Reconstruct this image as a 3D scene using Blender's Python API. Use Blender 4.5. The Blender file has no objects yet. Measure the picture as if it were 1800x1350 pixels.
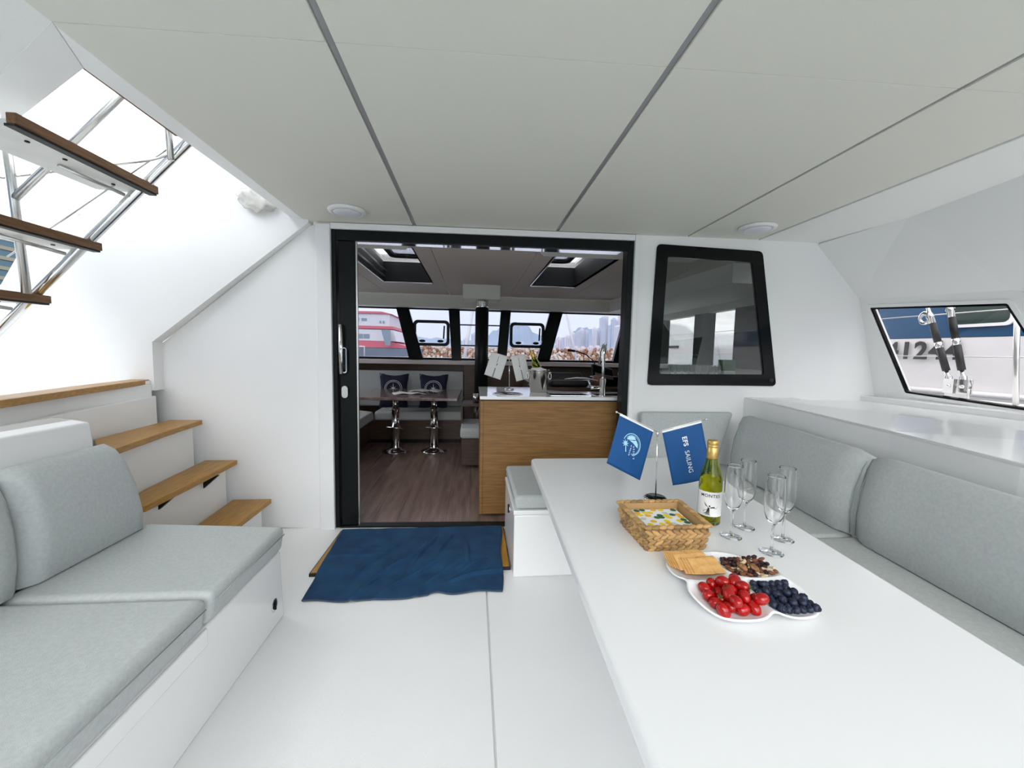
import bpy, bmesh, math, random
from mathutils import Vector, Matrix, Euler
random.seed(7)
PI = math.pi
C = bpy.context.scene.collection

# ---------------------------------------------------------------- camera
F = 690.0
yd = Vector(((832-900)/F, (675-619)/F, -1)).normalized()
up = Vector((0.012, 1, 0)); zd = (up - yd*up.dot(yd)).normalized(); xd = yd.cross(zd)
cam_data = bpy.data.cameras.new('camera')
cam_data.sensor_width = 36; cam_data.lens = F/1800*36; cam_data.clip_start = .02; cam_data.clip_end = 6000
cam = bpy.data.objects.new('camera', cam_data); C.objects.link(cam)
M = Matrix((xd, yd, zd)).to_4x4(); M.translation = Vector((0, 0, 1.30))
cam.matrix_world = M
bpy.context.scene.camera = cam

# ---------------------------------------------------------------- world, light, exposure
SKY = 1.25
w = bpy.data.worlds.new('sky'); bpy.context.scene.world = w; w.use_nodes = True
nt = w.node_tree; nt.nodes.clear()
out = nt.nodes.new('ShaderNodeOutputWorld'); bg = nt.nodes.new('ShaderNodeBackground')
tc = nt.nodes.new('ShaderNodeTexCoord'); sep = nt.nodes.new('ShaderNodeSeparateXYZ')
rmp = nt.nodes.new('ShaderNodeValToRGB'); noi = nt.nodes.new('ShaderNodeTexNoise'); mp = nt.nodes.new('ShaderNodeMapping')
r2 = nt.nodes.new('ShaderNodeValToRGB'); mx = nt.nodes.new('ShaderNodeMix'); mx.data_type = 'RGBA'; mx.blend_type = 'MULTIPLY'
nt.links.new(tc.outputs['Generated'], sep.inputs[0]); nt.links.new(sep.outputs['Z'], rmp.inputs[0])
e = rmp.color_ramp.elements
e[0].position = 0.0; e[0].color = (.72, .74, .79, 1); e[1].position = .75; e[1].color = (1, 1, 1, 1)
x = e.new(.10); x.color = (.76, .79, .87, 1)
x = e.new(.32); x.color = (.90, .92, .96, 1)
nt.links.new(tc.outputs['Generated'], mp.inputs[0]); mp.inputs['Scale'].default_value = (1.2, 1.2, 4)
nt.links.new(mp.outputs[0], noi.inputs['Vector']); noi.inputs['Scale'].default_value = 2.2; noi.inputs['Detail'].default_value = 6
nt.links.new(noi.outputs['Fac'], r2.inputs[0])
r2.color_ramp.elements[0].position = .35; r2.color_ramp.elements[0].color = (.91, .93, .96, 1)
r2.color_ramp.elements[1].position = .62; r2.color_ramp.elements[1].color = (1, 1, 1, 1)
mx.inputs[0].default_value = 1
nt.links.new(rmp.outputs[0], mx.inputs[6]); nt.links.new(r2.outputs[0], mx.inputs[7])
nt.links.new(mx.outputs[2], bg.inputs[0]); bg.inputs[1].default_value = SKY
nt.links.new(bg.outputs[0], out.inputs[0])
sund = bpy.data.lights.new('sun', 'SUN'); sund.energy = 1.0; sund.angle = math.radians(60); sund.color = (1, .98, .95)
sun = bpy.data.objects.new('sun', sund); C.objects.link(sun)
sun.rotation_euler = Vector((.42, .86, -.28)).to_track_quat('-Z', 'Y').to_euler()
vs = bpy.context.scene.view_settings
vs.view_transform = 'Standard'; vs.look = 'None'; vs.gamma = 1; vs.use_curve_mapping = False
vs.exposure = 1.60
cy = bpy.context.scene.cycles
cy.max_bounces = 14; cy.diffuse_bounces = 9; cy.transmission_bounces = 14; cy.transparent_max_bounces = 16; cy.glossy_bounces = 6

# ---------------------------------------------------------------- materials
MATS = {}
def mat(name, col, rough=.5, metal=0, var=0, vscale=8, bump=0, bscale=60, trans=0, ior=1.45, coat=0, stretch=None, col2=None, spec=.5, emis=None):
    m = bpy.data.materials.new(name); m.use_nodes = True; n = m.node_tree; b = n.nodes['Principled BSDF']
    b.inputs['Base Color'].default_value = (*col, 1); b.inputs['Roughness'].default_value = rough
    b.inputs['Metallic'].default_value = metal; b.inputs['Transmission Weight'].default_value = trans
    b.inputs['IOR'].default_value = ior; b.inputs['Coat Weight'].default_value = coat; b.inputs['Coat Roughness'].default_value = .06
    b.inputs['Specular IOR Level'].default_value = spec
    if emis: b.inputs['Emission Color'].default_value = (*emis[0], 1); b.inputs['Emission Strength'].default_value = emis[1]
    t = n.nodes.new('ShaderNodeTexCoord'); mpn = n.nodes.new('ShaderNodeMapping'); n.links.new(t.outputs['Object'], mpn.inputs[0])
    mpn.inputs['Scale'].default_value = stretch or (1, 1, 1)
    nz = n.nodes.new('ShaderNodeTexNoise'); n.links.new(mpn.outputs[0], nz.inputs['Vector']); nz.inputs['Scale'].default_value = vscale; nz.inputs['Detail'].default_value = 5
    if var or col2:
        rp = n.nodes.new('ShaderNodeValToRGB'); n.links.new(nz.outputs['Fac'], rp.inputs[0])
        c2 = col2 or tuple(c*(1-var) for c in col)
        rp.color_ramp.elements[0].position = .35; rp.color_ramp.elements[0].color = (*c2, 1)
        rp.color_ramp.elements[1].position = .65; rp.color_ramp.elements[1].color = (*col, 1)
        n.links.new(rp.outputs[0], b.inputs['Base Color'])
    if bump:
        n2 = n.nodes.new('ShaderNodeTexNoise'); n.links.new(mpn.outputs[0], n2.inputs['Vector']); n2.inputs['Scale'].default_value = bscale; n2.inputs['Detail'].default_value = 3
        bp = n.nodes.new('ShaderNodeBump'); bp.inputs['Strength'].default_value = bump; bp.inputs['Distance'].default_value = .003
        n.links.new(n2.outputs['Fac'], bp.inputs['Height']); n.links.new(bp.outputs[0], b.inputs['Normal'])
    MATS[name] = m; return m
def glass_mat(name, tint, refl=1.0):
    m = bpy.data.materials.new(name); m.use_nodes = True; n = m.node_tree; n.nodes.clear()
    o = n.nodes.new('ShaderNodeOutputMaterial'); tr = n.nodes.new('ShaderNodeBsdfTransparent'); g = n.nodes.new('ShaderNodeBsdfGlossy')
    g.inputs['Roughness'].default_value = .01; tr.inputs[0].default_value = (*tint, 1)
    fr = n.nodes.new('ShaderNodeFresnel'); fr.inputs[0].default_value = 1.5
    mu = n.nodes.new('ShaderNodeMath'); mu.operation = 'MULTIPLY'; mu.inputs[1].default_value = refl; mu.use_clamp = True
    mix = n.nodes.new('ShaderNodeMixShader'); n.links.new(fr.outputs[0], mu.inputs[0]); n.links.new(mu.outputs[0], mix.inputs[0])
    n.links.new(tr.outputs[0], mix.inputs[1]); n.links.new(g.outputs[0], mix.inputs[2]); n.links.new(mix.outputs[0], o.inputs[0])
    MATS[name] = m; return m
gel = mat('white_gelcoat', (.875, .88, .875), .14, var=.02, vscale=2)
gelm = mat('matt_white_gelcoat', (.86, .865, .855), .4, var=.02, vscale=2)
deckm = mat('nonskid_white', (.86, .865, .865), .45, var=.02, vscale=3, bump=.25, bscale=420)
tablem = mat('white_table_laminate', (.80, .81, .81), .22, var=.015, vscale=2)
ceilm = mat('beige_headliner', (.745, .745, .665), .75, var=.03, vscale=300, bump=.25, bscale=500)
ceilw = mat('white_headliner', (.85, .86, .83), .6, var=.02, vscale=200, bump=.15, bscale=400)
seamm = mat('grey_seam_profile', (.36, .36, .37), .35, metal=.3)
fab = mat('grey_marine_fabric', (.515, .545, .54), .85, var=.10, vscale=90, bump=.35, bscale=700, stretch=(1, 1, 1))
fabd = mat('grey_saloon_fabric', (.55, .57, .57), .85, var=.1, vscale=70, bump=.3, bscale=600)
pipem = mat('grey_seam_thread', (.30, .33, .325), .8)
teak = mat('varnished_teak', (.45, .225, .022), .35, col2=(.30, .14, .014), vscale=9, stretch=(14, 1, 14), bump=.2, bscale=20)
teakd = mat('dark_teak_edge', (.13, .06, .025), .5, col2=(.22, .11, .045), vscale=9, stretch=(14, 1, 14))
treadw = mat('white_tread_underside', (.80, .80, .76), .4, var=.06, vscale=12)
oak = mat('light_oak_veneer', (.31, .16, .045), .5, col2=(.205, .10, .027), vscale=5, stretch=(1.2, 1.2, 28), bump=.15, bscale=30)
walnut = mat('dark_walnut_veneer', (.085, .045, .025), .4, col2=(.05, .026, .015), vscale=5, stretch=(1.2, 1.2, 20))
woodf = mat('brown_plank_floor', (.27, .185, .15), .38, col2=(.15, .10, .08), vscale=2.4, stretch=(9, .9, 1), bump=.1, bscale=20)
blackm = mat('black_anodised_frame', (.006, .008, .008), .35, spec=.22)
blackr = mat('black_rubber', (.010, .010, .011), .5)
blackg = mat('black_gloss', (.004, .005, .005), .12, spec=.2)
chrome = mat('polished_steel', (.75, .75, .74), .10, metal=1)
chromeb = mat('brushed_steel', (.62, .62, .60), .28, metal=1)
saloonc = mat('taupe_saloon_headliner', (.60, .53, .48), .8, var=.03, vscale=200)
saloonb = mat('beige_saloon_beam', (.80, .80, .73), .6)
mirror = mat('glossy_header_underside', (.60, .60, .62), .08, metal=.9)
bluem = mat('blue_flag_cloth', (.003, .075, .25), .6, var=.06, vscale=30)
printw = mat('pale_blue_print', (.42, .72, .86), .6)
printwh = mat('white_print', (.85, .88, .9), .6)
printk = mat('black_print', (.02, .02, .025), .6)
towel = mat('navy_towel_pile', (.010, .062, .15), .95, col2=(.006, .038, .10), vscale=9, bump=.9, bscale=350)
hemm = mat('grey_blue_hem', (.05, .07, .11), .9)
paperw = mat('white_paper', (.85, .85, .83), .6)
straw = mat('water_hyacinth_weave', (.62, .40, .17), .7, col2=(.44, .24, .085), vscale=25, stretch=(1, 1, 1), bump=.5, bscale=200)
_n = straw.node_tree; _b = _n.nodes['Principled BSDF']; _src = _b.inputs['Base Color'].links[0].from_socket
_oi = _n.nodes.new('ShaderNodeObjectInfo'); _hs = _n.nodes.new('ShaderNodeHueSaturation'); _mr = _n.nodes.new('ShaderNodeMapRange')
_mr.inputs['To Min'].default_value = .6; _mr.inputs['To Max'].default_value = 1.25
_n.links.new(_oi.outputs['Random'], _mr.inputs['Value']); _n.links.new(_mr.outputs[0], _hs.inputs['Value']); _n.links.new(_src, _hs.inputs['Color']); _n.links.new(_hs.outputs[0], _b.inputs['Base Color'])
strawd = mat('basket_inner', (.42, .26, .11), .8)
botg = mat('green_wine_glass', (.68, .72, .20), .02, trans=1, ior=1.3)
winem = mat('pale_yellow_wine', (.95, .84, .05), .02, trans=1, ior=1.33)
capm = mat('gold_screw_cap', (.62, .42, .13), .32, metal=.7)
flute = mat('clear_flute_glass', (.99, .995, .995), .0, trans=1, ior=1.42)
china = mat('white_porcelain', (.86, .86, .86), .1, coat=.3)
tomm = mat('red_tomato_skin', (.42, .004, .003), .14, coat=.2, var=.25, vscale=30)
greenm = mat('green_calyx', (.06, .10, .02), .7)
berry = mat('blueberry_skin', (.018, .026, .06), .5, var=.45, vscale=60)
berryc = mat('blueberry_crown', (.008, .010, .022), .7)
crackm = mat('golden_cracker', (.72, .42, .15), .75, col2=(.60, .32, .10), vscale=50, bump=.5, bscale=260)
almond = mat('almond_skin', (.24, .085, .035), .6, col2=(.15, .05, .02), vscale=60)
walnutk = mat('walnut_kernel', (.36, .19, .075), .65, col2=(.20, .09, .03), vscale=120, bump=1, bscale=250)
cashew = mat('cream_cashew', (.74, .58, .36), .6, var=.12, vscale=60)
raisin = mat('dark_raisin', (.035, .010, .010), .45, bump=1, bscale=250)
navyp = mat('navy_pillow_cloth', (.012, .016, .045), .8, var=.2, vscale=30)
steelz = mat('ice_bucket_steel', (.60, .58, .54), .16, metal=1)
lens = mat('frosted_lamp_lens', (.80, .82, .86), .35)
lampw = mat('white_lamp_rim', (.82, .82, .82), .3)
plast = mat('crinkled_clear_plastic', (.72, .71, .66), .12, var=.3, vscale=14, bump=1, bscale=30)
glass_c = glass_mat('clear_window_glass', (.97, .97, .97), .5)
glass_w = glass_mat('smoked_windscreen_glass', (.56, .57, .61), .6)
glass_d = glass_mat('dark_tinted_glass', (.70, .73, .72), 1.1)
glass_p = glass_mat('side_window_glass', (.93, .92, .92), .3)

# ---------------------------------------------------------------- mesh helpers
class MB:
    def __init__(s): s.v = []; s.f = []; s.sm = []; s.mi = []
    def add(s, vs, fs, smooth=False, mi=0):
        o = len(s.v); s.v += [tuple(p) for p in vs]; s.f += [tuple(o+i for i in f) for f in fs]; s.sm += [smooth]*len(fs); s.mi += [mi]*len(fs); return s
    def hexa(s, b, t, mi=0):
        return s.add(list(b)+list(t), [(3,2,1,0),(4,5,6,7),(0,1,5,4),(1,2,6,5),(2,3,7,6),(3,0,4,7)], mi=mi)
    def box(s, x0, x1, y0, y1, z0, z1, mi=0):
        return s.hexa([(x0,y0,z0),(x1,y0,z0),(x1,y1,z0),(x0,y1,z0)], [(x0,y0,z1),(x1,y0,z1),(x1,y1,z1),(x0,y1,z1)], mi)
    def prism(s, poly, vec, mi=0):       # poly: list of 3D points, vec: extrusion
        n = len(poly); v = Vector(vec); a = [Vector(p) for p in poly]; b = [p+v for p in a]
        return s.add(a+b, [tuple(range(n))[::-1], tuple(range(n, 2*n))] + [(i, (i+1) % n, n+(i+1) % n, n+i) for i in range(n)], mi=mi)
    def slab(s, poly, z0, z1): return s.prism([(p[0], p[1], z0) for p in poly], (0, 0, z1-z0))
    def tube(s, pts, r, seg=10, closed=False, mi=0):
        P = [Vector(p) for p in pts]; n = len(P); rr = r if isinstance(r, (list, tuple)) else [r]*n
        vs = []; pu = None
        for i, p in enumerate(P):
            if closed: t = P[(i+1) % n]-P[i-1]
            else: t = P[min(i+1, n-1)]-P[max(i-1, 0)]
            t.normalize()
            if pu is None: u = t.orthogonal().normalized()
            else:
                u = pu - t*pu.dot(t); u = u.normalized() if u.length > 1e-6 else t.orthogonal().normalized()
            pu = u; w_ = t.cross(u)
            vs += [p + (u*math.cos(2*PI*k/seg)+w_*math.sin(2*PI*k/seg))*rr[i] for k in range(seg)]
        fs = []
        for i in range(n if closed else n-1):
            a = i*seg; b = ((i+1) % n)*seg
            fs += [(a+k, a+(k+1) % seg, b+(k+1) % seg, b+k) for k in range(seg)]
        if not closed: fs += [tuple(range(seg))[::-1], tuple((n-1)*seg+k for k in range(seg))]
        return s.add(vs, fs, True, mi)
    def lathe(s, prof, seg=24, c=(0, 0, 0), axis='z', mi=0, cap=True):
        vs = []
        for r, h in prof:
            for k in range(seg):
                a = 2*PI*k/seg; q = (r*math.cos(a), r*math.sin(a), h)
                if axis == 'y': q = (q[0], q[2], q[1])
                if axis == 'x': q = (q[2], q[0], q[1])
                vs.append((q[0]+c[0], q[1]+c[1], q[2]+c[2]))
        n = len(prof)
        fs = [(i*seg+k, i*seg+(k+1) % seg, (i+1)*seg+(k+1) % seg, (i+1)*seg+k) for i in range(n-1) for k in range(seg)]
        if cap: fs += [tuple(range(seg))[::-1], tuple((n-1)*seg+k for k in range(seg))]
        return s.add(vs, fs, True, mi)
    def ell(s, c, r, seg=14, rings=8, mat3=None, fn=None):
        vs = []
        for i in range(rings+1):
            th = PI*i/rings
            for k in range(seg):
                a = 2*PI*k/seg; d = Vector((math.sin(th)*math.cos(a), math.sin(th)*math.sin(a), math.cos(th)))
                sc = fn(d) if fn else 1
                q = Vector((d.x*r[0]*sc, d.y*r[1]*sc, d.z*r[2]*sc))
                if mat3: q = mat3 @ q
                vs.append(q+Vector(c))
        fs = [(i*seg+k, (i+1)*seg+k, (i+1)*seg+(k+1) % seg, i*seg+(k+1) % seg) for i in range(rings) for k in range(seg)]
        return s.add(vs, fs, True)
def mesh_from(mb, name, mats, off=(0, 0, 0), bevel=0, seg=3, angle=30, recalc=True, smooth_all=False):
    me = bpy.data.meshes.new(name)
    o = Vector(off)
    me.from_pydata([tuple(Vector(v)-o) for v in mb.v], [], mb.f)
    for p, sm, mi in zip(me.polygons, mb.sm, mb.mi): p.use_smooth = sm; p.material_index = mi
    for m in (mats if isinstance(mats, (list, tuple)) else [mats]): me.materials.append(m)
    bm = bmesh.new(); bm.from_mesh(me)
    bmesh.ops.remove_doubles(bm, verts=bm.verts, dist=1e-6)
    if recalc: bmesh.ops.recalc_face_normals(bm, faces=bm.faces)
    if bevel:
        ed = [e_ for e_ in bm.edges if len(e_.link_faces) == 2 and e_.calc_face_angle(0) > math.radians(angle)]
        res = bmesh.ops.bevel(bm, geom=ed, offset=bevel, segments=seg, profile=.5, affect='EDGES', clamp_overlap=True)
        for f in res['faces']: f.smooth = True
    if smooth_all:
        for f in bm.faces: f.smooth = True
    bm.to_mesh(me); bm.free()
    me.update(); return me
def obj(name, mb, m, parent=None, bevel=0, seg=3, angle=30, **kw):
    off = tuple(wloc(parent)) if parent else (0, 0, 0)
    me = mesh_from(mb, name, m, off, bevel, seg, angle, **kw)
    o = bpy.data.objects.new(name, me); C.objects.link(o)
    if parent: o.parent = parent
    return o
def wloc(o):
    l = Vector((0, 0, 0))
    while o: l += o.location; o = o.parent
    return l
def tag(o, label=None, cat=None, group=None, kind=None):
    if label: o['label'] = label
    if cat: o['category'] = cat
    if group: o['group'] = group
    if kind: o['kind'] = kind
    return o
def thing(name, label, cat, loc=(0, 0, 0), group=None):
    o = bpy.data.objects.new(name, None); C.objects.link(o); o.location = loc; o.empty_display_size = .05
    return tag(o, label, cat, group)
def struct(name, mb=None, m=None, label=None, cat=None, loc=(0, 0, 0), **kw):
    if mb is None:
        o = bpy.data.objects.new(name, None); C.objects.link(o); o.location = loc; o.empty_display_size = .05
    else: o = obj(name, mb, m, None, **kw)
    return tag(o, label, cat, None, 'structure')
def copy_tree(o, parent=None, depth=0):
    c = o.copy(); C.objects.link(c)
    if parent: c.parent = parent
    for ch in list(o.children): copy_tree(ch, c)
    return c
def mod_solid(o, t, off=-1):
    m = o.modifiers.new('thickness', 'SOLIDIFY'); m.thickness = t; m.offset = off
def text_mb(txt, size, thick=.0004, bold=0, spacing=1.0, shear=0):
    cu = bpy.data.curves.new('lettering', 'FONT'); cu.body = txt; cu.size = size; cu.extrude = thick; cu.offset = bold
    cu.space_character = spacing; cu.align_x = 'CENTER'; cu.align_y = 'CENTER'; cu.resolution_u = 3; cu.shear = shear
    o = bpy.data.objects.new('lettering', cu); C.objects.link(o)
    dg = bpy.context.evaluated_depsgraph_get(); me = o.evaluated_get(dg).to_mesh()
    mb = MB(); mb.add([v.co.copy() for v in me.vertices], [tuple(p.vertices) for p in me.polygons])
    o.evaluated_get(dg).to_mesh_clear(); bpy.data.objects.remove(o); bpy.data.curves.remove(cu); return mb
def xform(mb, fn): mb.v = [tuple(fn(Vector(v))) for v in mb.v]; return mb
def frame_basis(o, x, y):                                # returns fn mapping local (x,y,z) to world
    o = Vector(o); x = Vector(x).normalized(); y = Vector(y); y = (y-x*y.dot(x)).normalized(); z = x.cross(y)
    return lambda p: o + x*p.x + y*p.y + z*p.z
def roundrect(w_, h_, r, n=6):
    pts = []
    for cx, cy_, a0 in ((w_/2-r, h_/2-r, 0), (-w_/2+r, h_/2-r, 90), (-w_/2+r, -h_/2+r, 180), (w_/2-r, -h_/2+r, 270)):
        for k in range(n+1):
            a = math.radians(a0+90*k/n); pts.append((cx+r*math.cos(a), cy_+r*math.sin(a)))
    return pts
def round_poly(P, r, n=5):                                # round the corners of a 3D planar polygon
    out_ = []; N = len(P); P = [Vector(p) for p in P]
    for i in range(N):
        p = P[i]; a = P[i-1]-p; b = P[(i+1) % N]-p; rr = min(r, a.length*.45, b.length*.45)
        p0 = p+a.normalized()*rr; p1 = p+b.normalized()*rr
        for k in range(n+1):
            t = k/n; out_.append(p0*(1-t)**2+p*2*t*(1-t)+p1*t*t)
    return out_
def ring(outer, inner, vec, mb=None, mi=0):               # frame between two loops of equal length, extruded
    mb = mb or MB(); n = len(outer); v = Vector(vec)
    A = [Vector(p) for p in outer]; B = [Vector(p) for p in inner]
    vs = A+B+[p+v for p in A]+[p+v for p in B]; fs = []
    for i in range(n):
        j = (i+1) % n
        fs += [(i, j, n+j, n+i), (2*n+i, 3*n+i, 3*n+j, 2*n+j), (i, 2*n+i, 2*n+j, j), (n+i, n+j, 3*n+j, 3*n+i)]
    return mb.add(vs, fs, False, mi)
def inset(P, d):                                          # inset a planar polygon by d
    P = [Vector(p) for p in P]; c = sum(P, Vector())/len(P); n = (P[1]-P[0]).cross(P[2]-P[1]).normalized(); N = len(P); o_ = []
    for i in range(N):
        a = (P[i]-P[i-1]).normalized(); b = (P[(i+1) % N]-P[i]).normalized()
        na = n.cross(a); nb = n.cross(b)
        if na.dot(c-P[i]) < 0: na = -na
        if nb.dot(c-P[i]) < 0: nb = -nb
        m_ = (na+nb); k = 1/max(.3, 1+na.dot(nb)); o_.append(P[i]+m_*d*k)
    return o_
def bulk(x, off=0): return 2.86-.035*x-off                # the cockpit bulkhead stands very slightly askew

# ================================================================ SETTING
# ---- cockpit floor
fl = struct('floor', MB().box(-3.3, 3.3, -1.5, 2.95, -.10, -.012), gelm)
fl['label'] = 'white cockpit floor'
for x0, x1, y0, y1 in ((-1.40, .084, -1.4, 2.93), (.092, 1.9, -1.4, 2.85)):
    obj('floor_panel', MB().box(x0, x1, y0, y1, -.012, 0), deckm, fl, bevel=.003, seg=2)

# ---- cockpit ceiling: panels between grey profiles
cl = struct('ceiling', MB().box(-1.15, 2.62, -.5, 2.95, 2.20, 2.26), gelm)
cols = [(-1.15, -.428), (-.404, .572), (.596, 1.534), (1.552, 2.08)]
for i, (x0, x1) in enumerate(cols):
    for j in range(2):
        def ys(x): return 1.225-.028*x
        if j == 0: P = [(x0, -.5), (x1, -.5), (x1, ys(x1)-.0008), (x0, ys(x0)-.0008)]
        else: P = [(x0, ys(x0)+.0008), (x1, ys(x1)+.0008), (x1, bulk(x1)), (x0, bulk(x0))]
        obj('ceiling_panel', MB().slab(P, 2.17, 2.199), ceilm, cl, bevel=.0015, seg=1)
for x in (-.416, .584, 1.543):
    obj('seam_profile', MB().box(x-.011, x+.011, -.5, bulk(x), 2.176, 2.2), seamm, cl, bevel=.003, seg=2)
obj('white_side_panel', MB().slab([(2.09, -.5), (2.50, -.5), (2.53, 1.64), (2.62, 2.2), (2.60, 2.775), (2.09, 2.79)], 2.165, 2.199), ceilw, cl, bevel=.004, seg=2)
# ceiling opening for the flybridge stairs: lip, near soffit
L = [(-1.15, 1.26, 2.17), (-1.15, 2.90, 2.17), (-1.245, 2.90, 2.185), (-1.26, 1.47, 2.185)]
obj('opening_lip', MB().hexa(L, [(p[0], p[1], 2.26) for p in L]), gelm, cl, bevel=.006)
L = [(-1.15, 1.26, 2.17), (-1.26, 1.47, 2.185), (-1.98, 1.93, 2.185), (-1.58, 1.535, 2.17)]
obj('opening_lip', MB().hexa(L, [(p[0], p[1], 2.26) for p in L]), gelm, cl)
L = [(-1.15, 1.26), (-1.58, 1.535), (-2.6, 2.20), (-2.7, 2.2), (-2.7, -.5), (-1.15, -.5)]
obj('soffit', MB().slab(L, 2.172, 2.26), ceilw, cl)
obj('opening_trim', MB().hexa([(-1.262, 1.47, 2.20), (-1.262, 1.90, 2.20), (-1.285, 1.90, 2.20), (-1.285, 1.47, 2.20)],
    [(-1.262, 1.47, 2.235), (-1.262, 1.90, 2.235), (-1.285, 1.90, 2.235), (-1.285, 1.47, 2.235)]), teakd, cl)['label'] = 'brown teak edge strip along the stair opening'

# ---- bulkhead (front wall of the cockpit) with door and window openings
wf = struct('wall_front', None, label='white cockpit bulkhead with the saloon door and dark window')
T = .05
def bp(x, z, off=0): return Vector((x, bulk(x, off), z))
def bpan(name, P, m=gel, off=0, t=T, parent=wf, bevel=0):
    return obj(name, MB().prism([bp(x, z, off) for x, z in P], (0, t, 0)), m, parent, bevel=bevel)
bpan('bulkhead_panel', [(-1.08, -.1), (-1.08, 2.16), (-1.13, 2.14), (-2.13, 1.32), (-2.35, 1.2), (-2.35, -.1)])
bpan('bulkhead_panel', [(-1.08, 2.125), (-1.08, 2.2), (2.62, 2.2), (2.55, 2.15), (2.11, 2.15), (2.11, 2.085), (1.325, 2.10), (1.175, 2.125)])
bpan('bulkhead_panel', [(1.175, -.1), (1.175, 2.125), (1.325, 2.10), (1.30, 1.085), (1.30, -.1)])
bpan('bulkhead_panel', [(1.30, -.1), (1.30, 1.085), (2.285, 1.085), (3.13, 1.0), (3.2, -.1)])
bpan('bulkhead_panel', [(2.11, 2.085), (2.11, 2.15), (2.55, 2.15), (2.93, 1.76), (3.12, 1.03), (3.13, 1.0), (2.285, 1.085)])
# proud side wall above the side deck
wl = struct('wall_left', MB().prism([(-1.12, 2.85, 2.15), (-2.13, 2.85, 1.325), (-2.13, 2.85, 1.0), (-3.5, 2.85, 1.0), (-3.5, 2.85, 1.45), (-3.0, 2.85, 1.67), (-2.89, 2.85, 1.86), (-2.55, 2.85, 2.1), (-2.13, 2.85, 2.39), (-1.99, 2.85, 2.64), (-1.9, 2.85, 3.0), (-1.1, 2.85, 3.0)], (0, .09, 0)), gel)
wl['label'] = 'tall white superstructure side wall beyond the flybridge stairs'
# door surround and pilaster
d = struct('trim_1', None, label='white raised surround of the saloon doorway')
def dbox(name, x0, x1, z0, z1, o0, o1, m, parent, bevel=.004):
    b = [bp(x0, z0, o1), bp(x1, z0, o1), bp(x1, z0, o0), bp(x0, z0, o0)]; t = [Vector((p.x, p.y, z1)) for p in b]
    return obj(name, MB().hexa(b, t), m, parent, bevel=bevel, seg=2)
dbox('left_casing', -1.085, -.985, -.01, 2.155, -.05, .03, gel, d)
dbox('head_casing', -.985, 1.150, 2.125, 2.165, -.05, .025, gel, d)
dbox('right_casing', 1.150, 1.185, 0, 2.165, -.05, .03, gelm, d)

# ---- sliding door
dr = struct('door_1', None, label='black framed sliding saloon door standing open', cat='door')
dbox('frame_jamb', -.985, -.955, 0, 2.125, -.09, .008, blackm, dr)
dbox('frame_jamb', 1.105, 1.150, 0, 2.125, -.09, .008, blackm, dr)
dbox('frame_head', -.955, 1.105, 2.055, 2.125, -.035, .008, blackm, dr)
dbox('threshold', -.955, 1.105, -.015, .012, -.06, .01, blackm, dr)
lf = obj('door_stile', MB().hexa([bp(-.945, .012, -.01), bp(-.83, .012, -.01), bp(-.83, .012, -.05), bp(-.945, .012, -.05)],
    [bp(-.945, 2.055, -.01), bp(-.83, 2.055, -.01), bp(-.83, 2.055, -.05), bp(-.945, 2.055, -.05)]), blackm, dr, bevel=.004)
obj('seal', MB().box(-.828, -.818, 2.905, 2.925, .012, 2.055), chromeb, dr)
# handle: long steel plate with a recessed pull
h = obj('door_handle', MB().tube([(-.925, 2.868, 1.475), (-.922, 2.868, 1.13)], .016, 12), chrome, dr); h['label'] = 'long polished steel door handle'
obj('pull_recess', MB().box(-.912, -.892, 2.866, 2.884, 1.15, 1.30), blackg, h, bevel=.006)
obj('pull_rim', ring([Vector((-.902+a, 2.862, 1.225+b)) for a, b in roundrect(.034, .18, .016)], [Vector((-.902+a, 2.862, 1.225+b)) for a, b in roundrect(.022, .165, .010)], (0, .02, 0)), chrome, h)
obj('lock_plate', MB().prism([Vector((-.905+a, 2.874, 1.0+b)) for a, b in roundrect(.042, .085, .02)], (0, .012, 0)), chromeb, dr)
# glossy underside of the header inside the doorway
obj('header_underside', MB().hexa([(-.95, 2.93, 2.070), (1.10, 2.90, 2.070), (1.10, 3.03, 2.0762), (-.95, 3.06, 2.0762)], [(-.95, 2.93, 2.13), (1.10, 2.90, 2.13), (1.10, 3.03, 2.13), (-.95, 3.06, 2.13)]), mirror, dr)

# ---- bulkhead window
wn = struct('window_1', None, label='dark tinted window in the white bulkhead right of the door', cat='window')
Wc = [bp(1.32, 2.11), bp(2.12, 2.085), bp(2.30, 1.09), bp(1.295, 1.08)]
outr = round_poly(Wc, .035); inn = round_poly(inset(Wc, .085), .02)
obj('window_frame', ring([p+Vector((0, -.010, 0)) for p in outr], [p+Vector((0, -.010, 0)) for p in inn], (0, .012, 0)), blackg, wn)
obj('window_pane', MB().prism([p+Vector((0, -.002, 0)) for p in round_poly(inset(Wc, .07), .02)], (0, .006, 0)), glass_d, wn)
obj('window_reveal', ring([p+Vector((0, .004, 0)) for p in round_poly(inset(Wc, .01), .03)], [p+Vector((0, .004, 0)) for p in round_poly(inset(Wc, .06), .03)], (0, .046, 0)), blackr, wn)
obj('catch', MB().lathe([(.018, 0), (.018, .008), (.012, .012)], 14, (2.255, 2.765, 1.13), axis='y'), blackr, wn)

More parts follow.
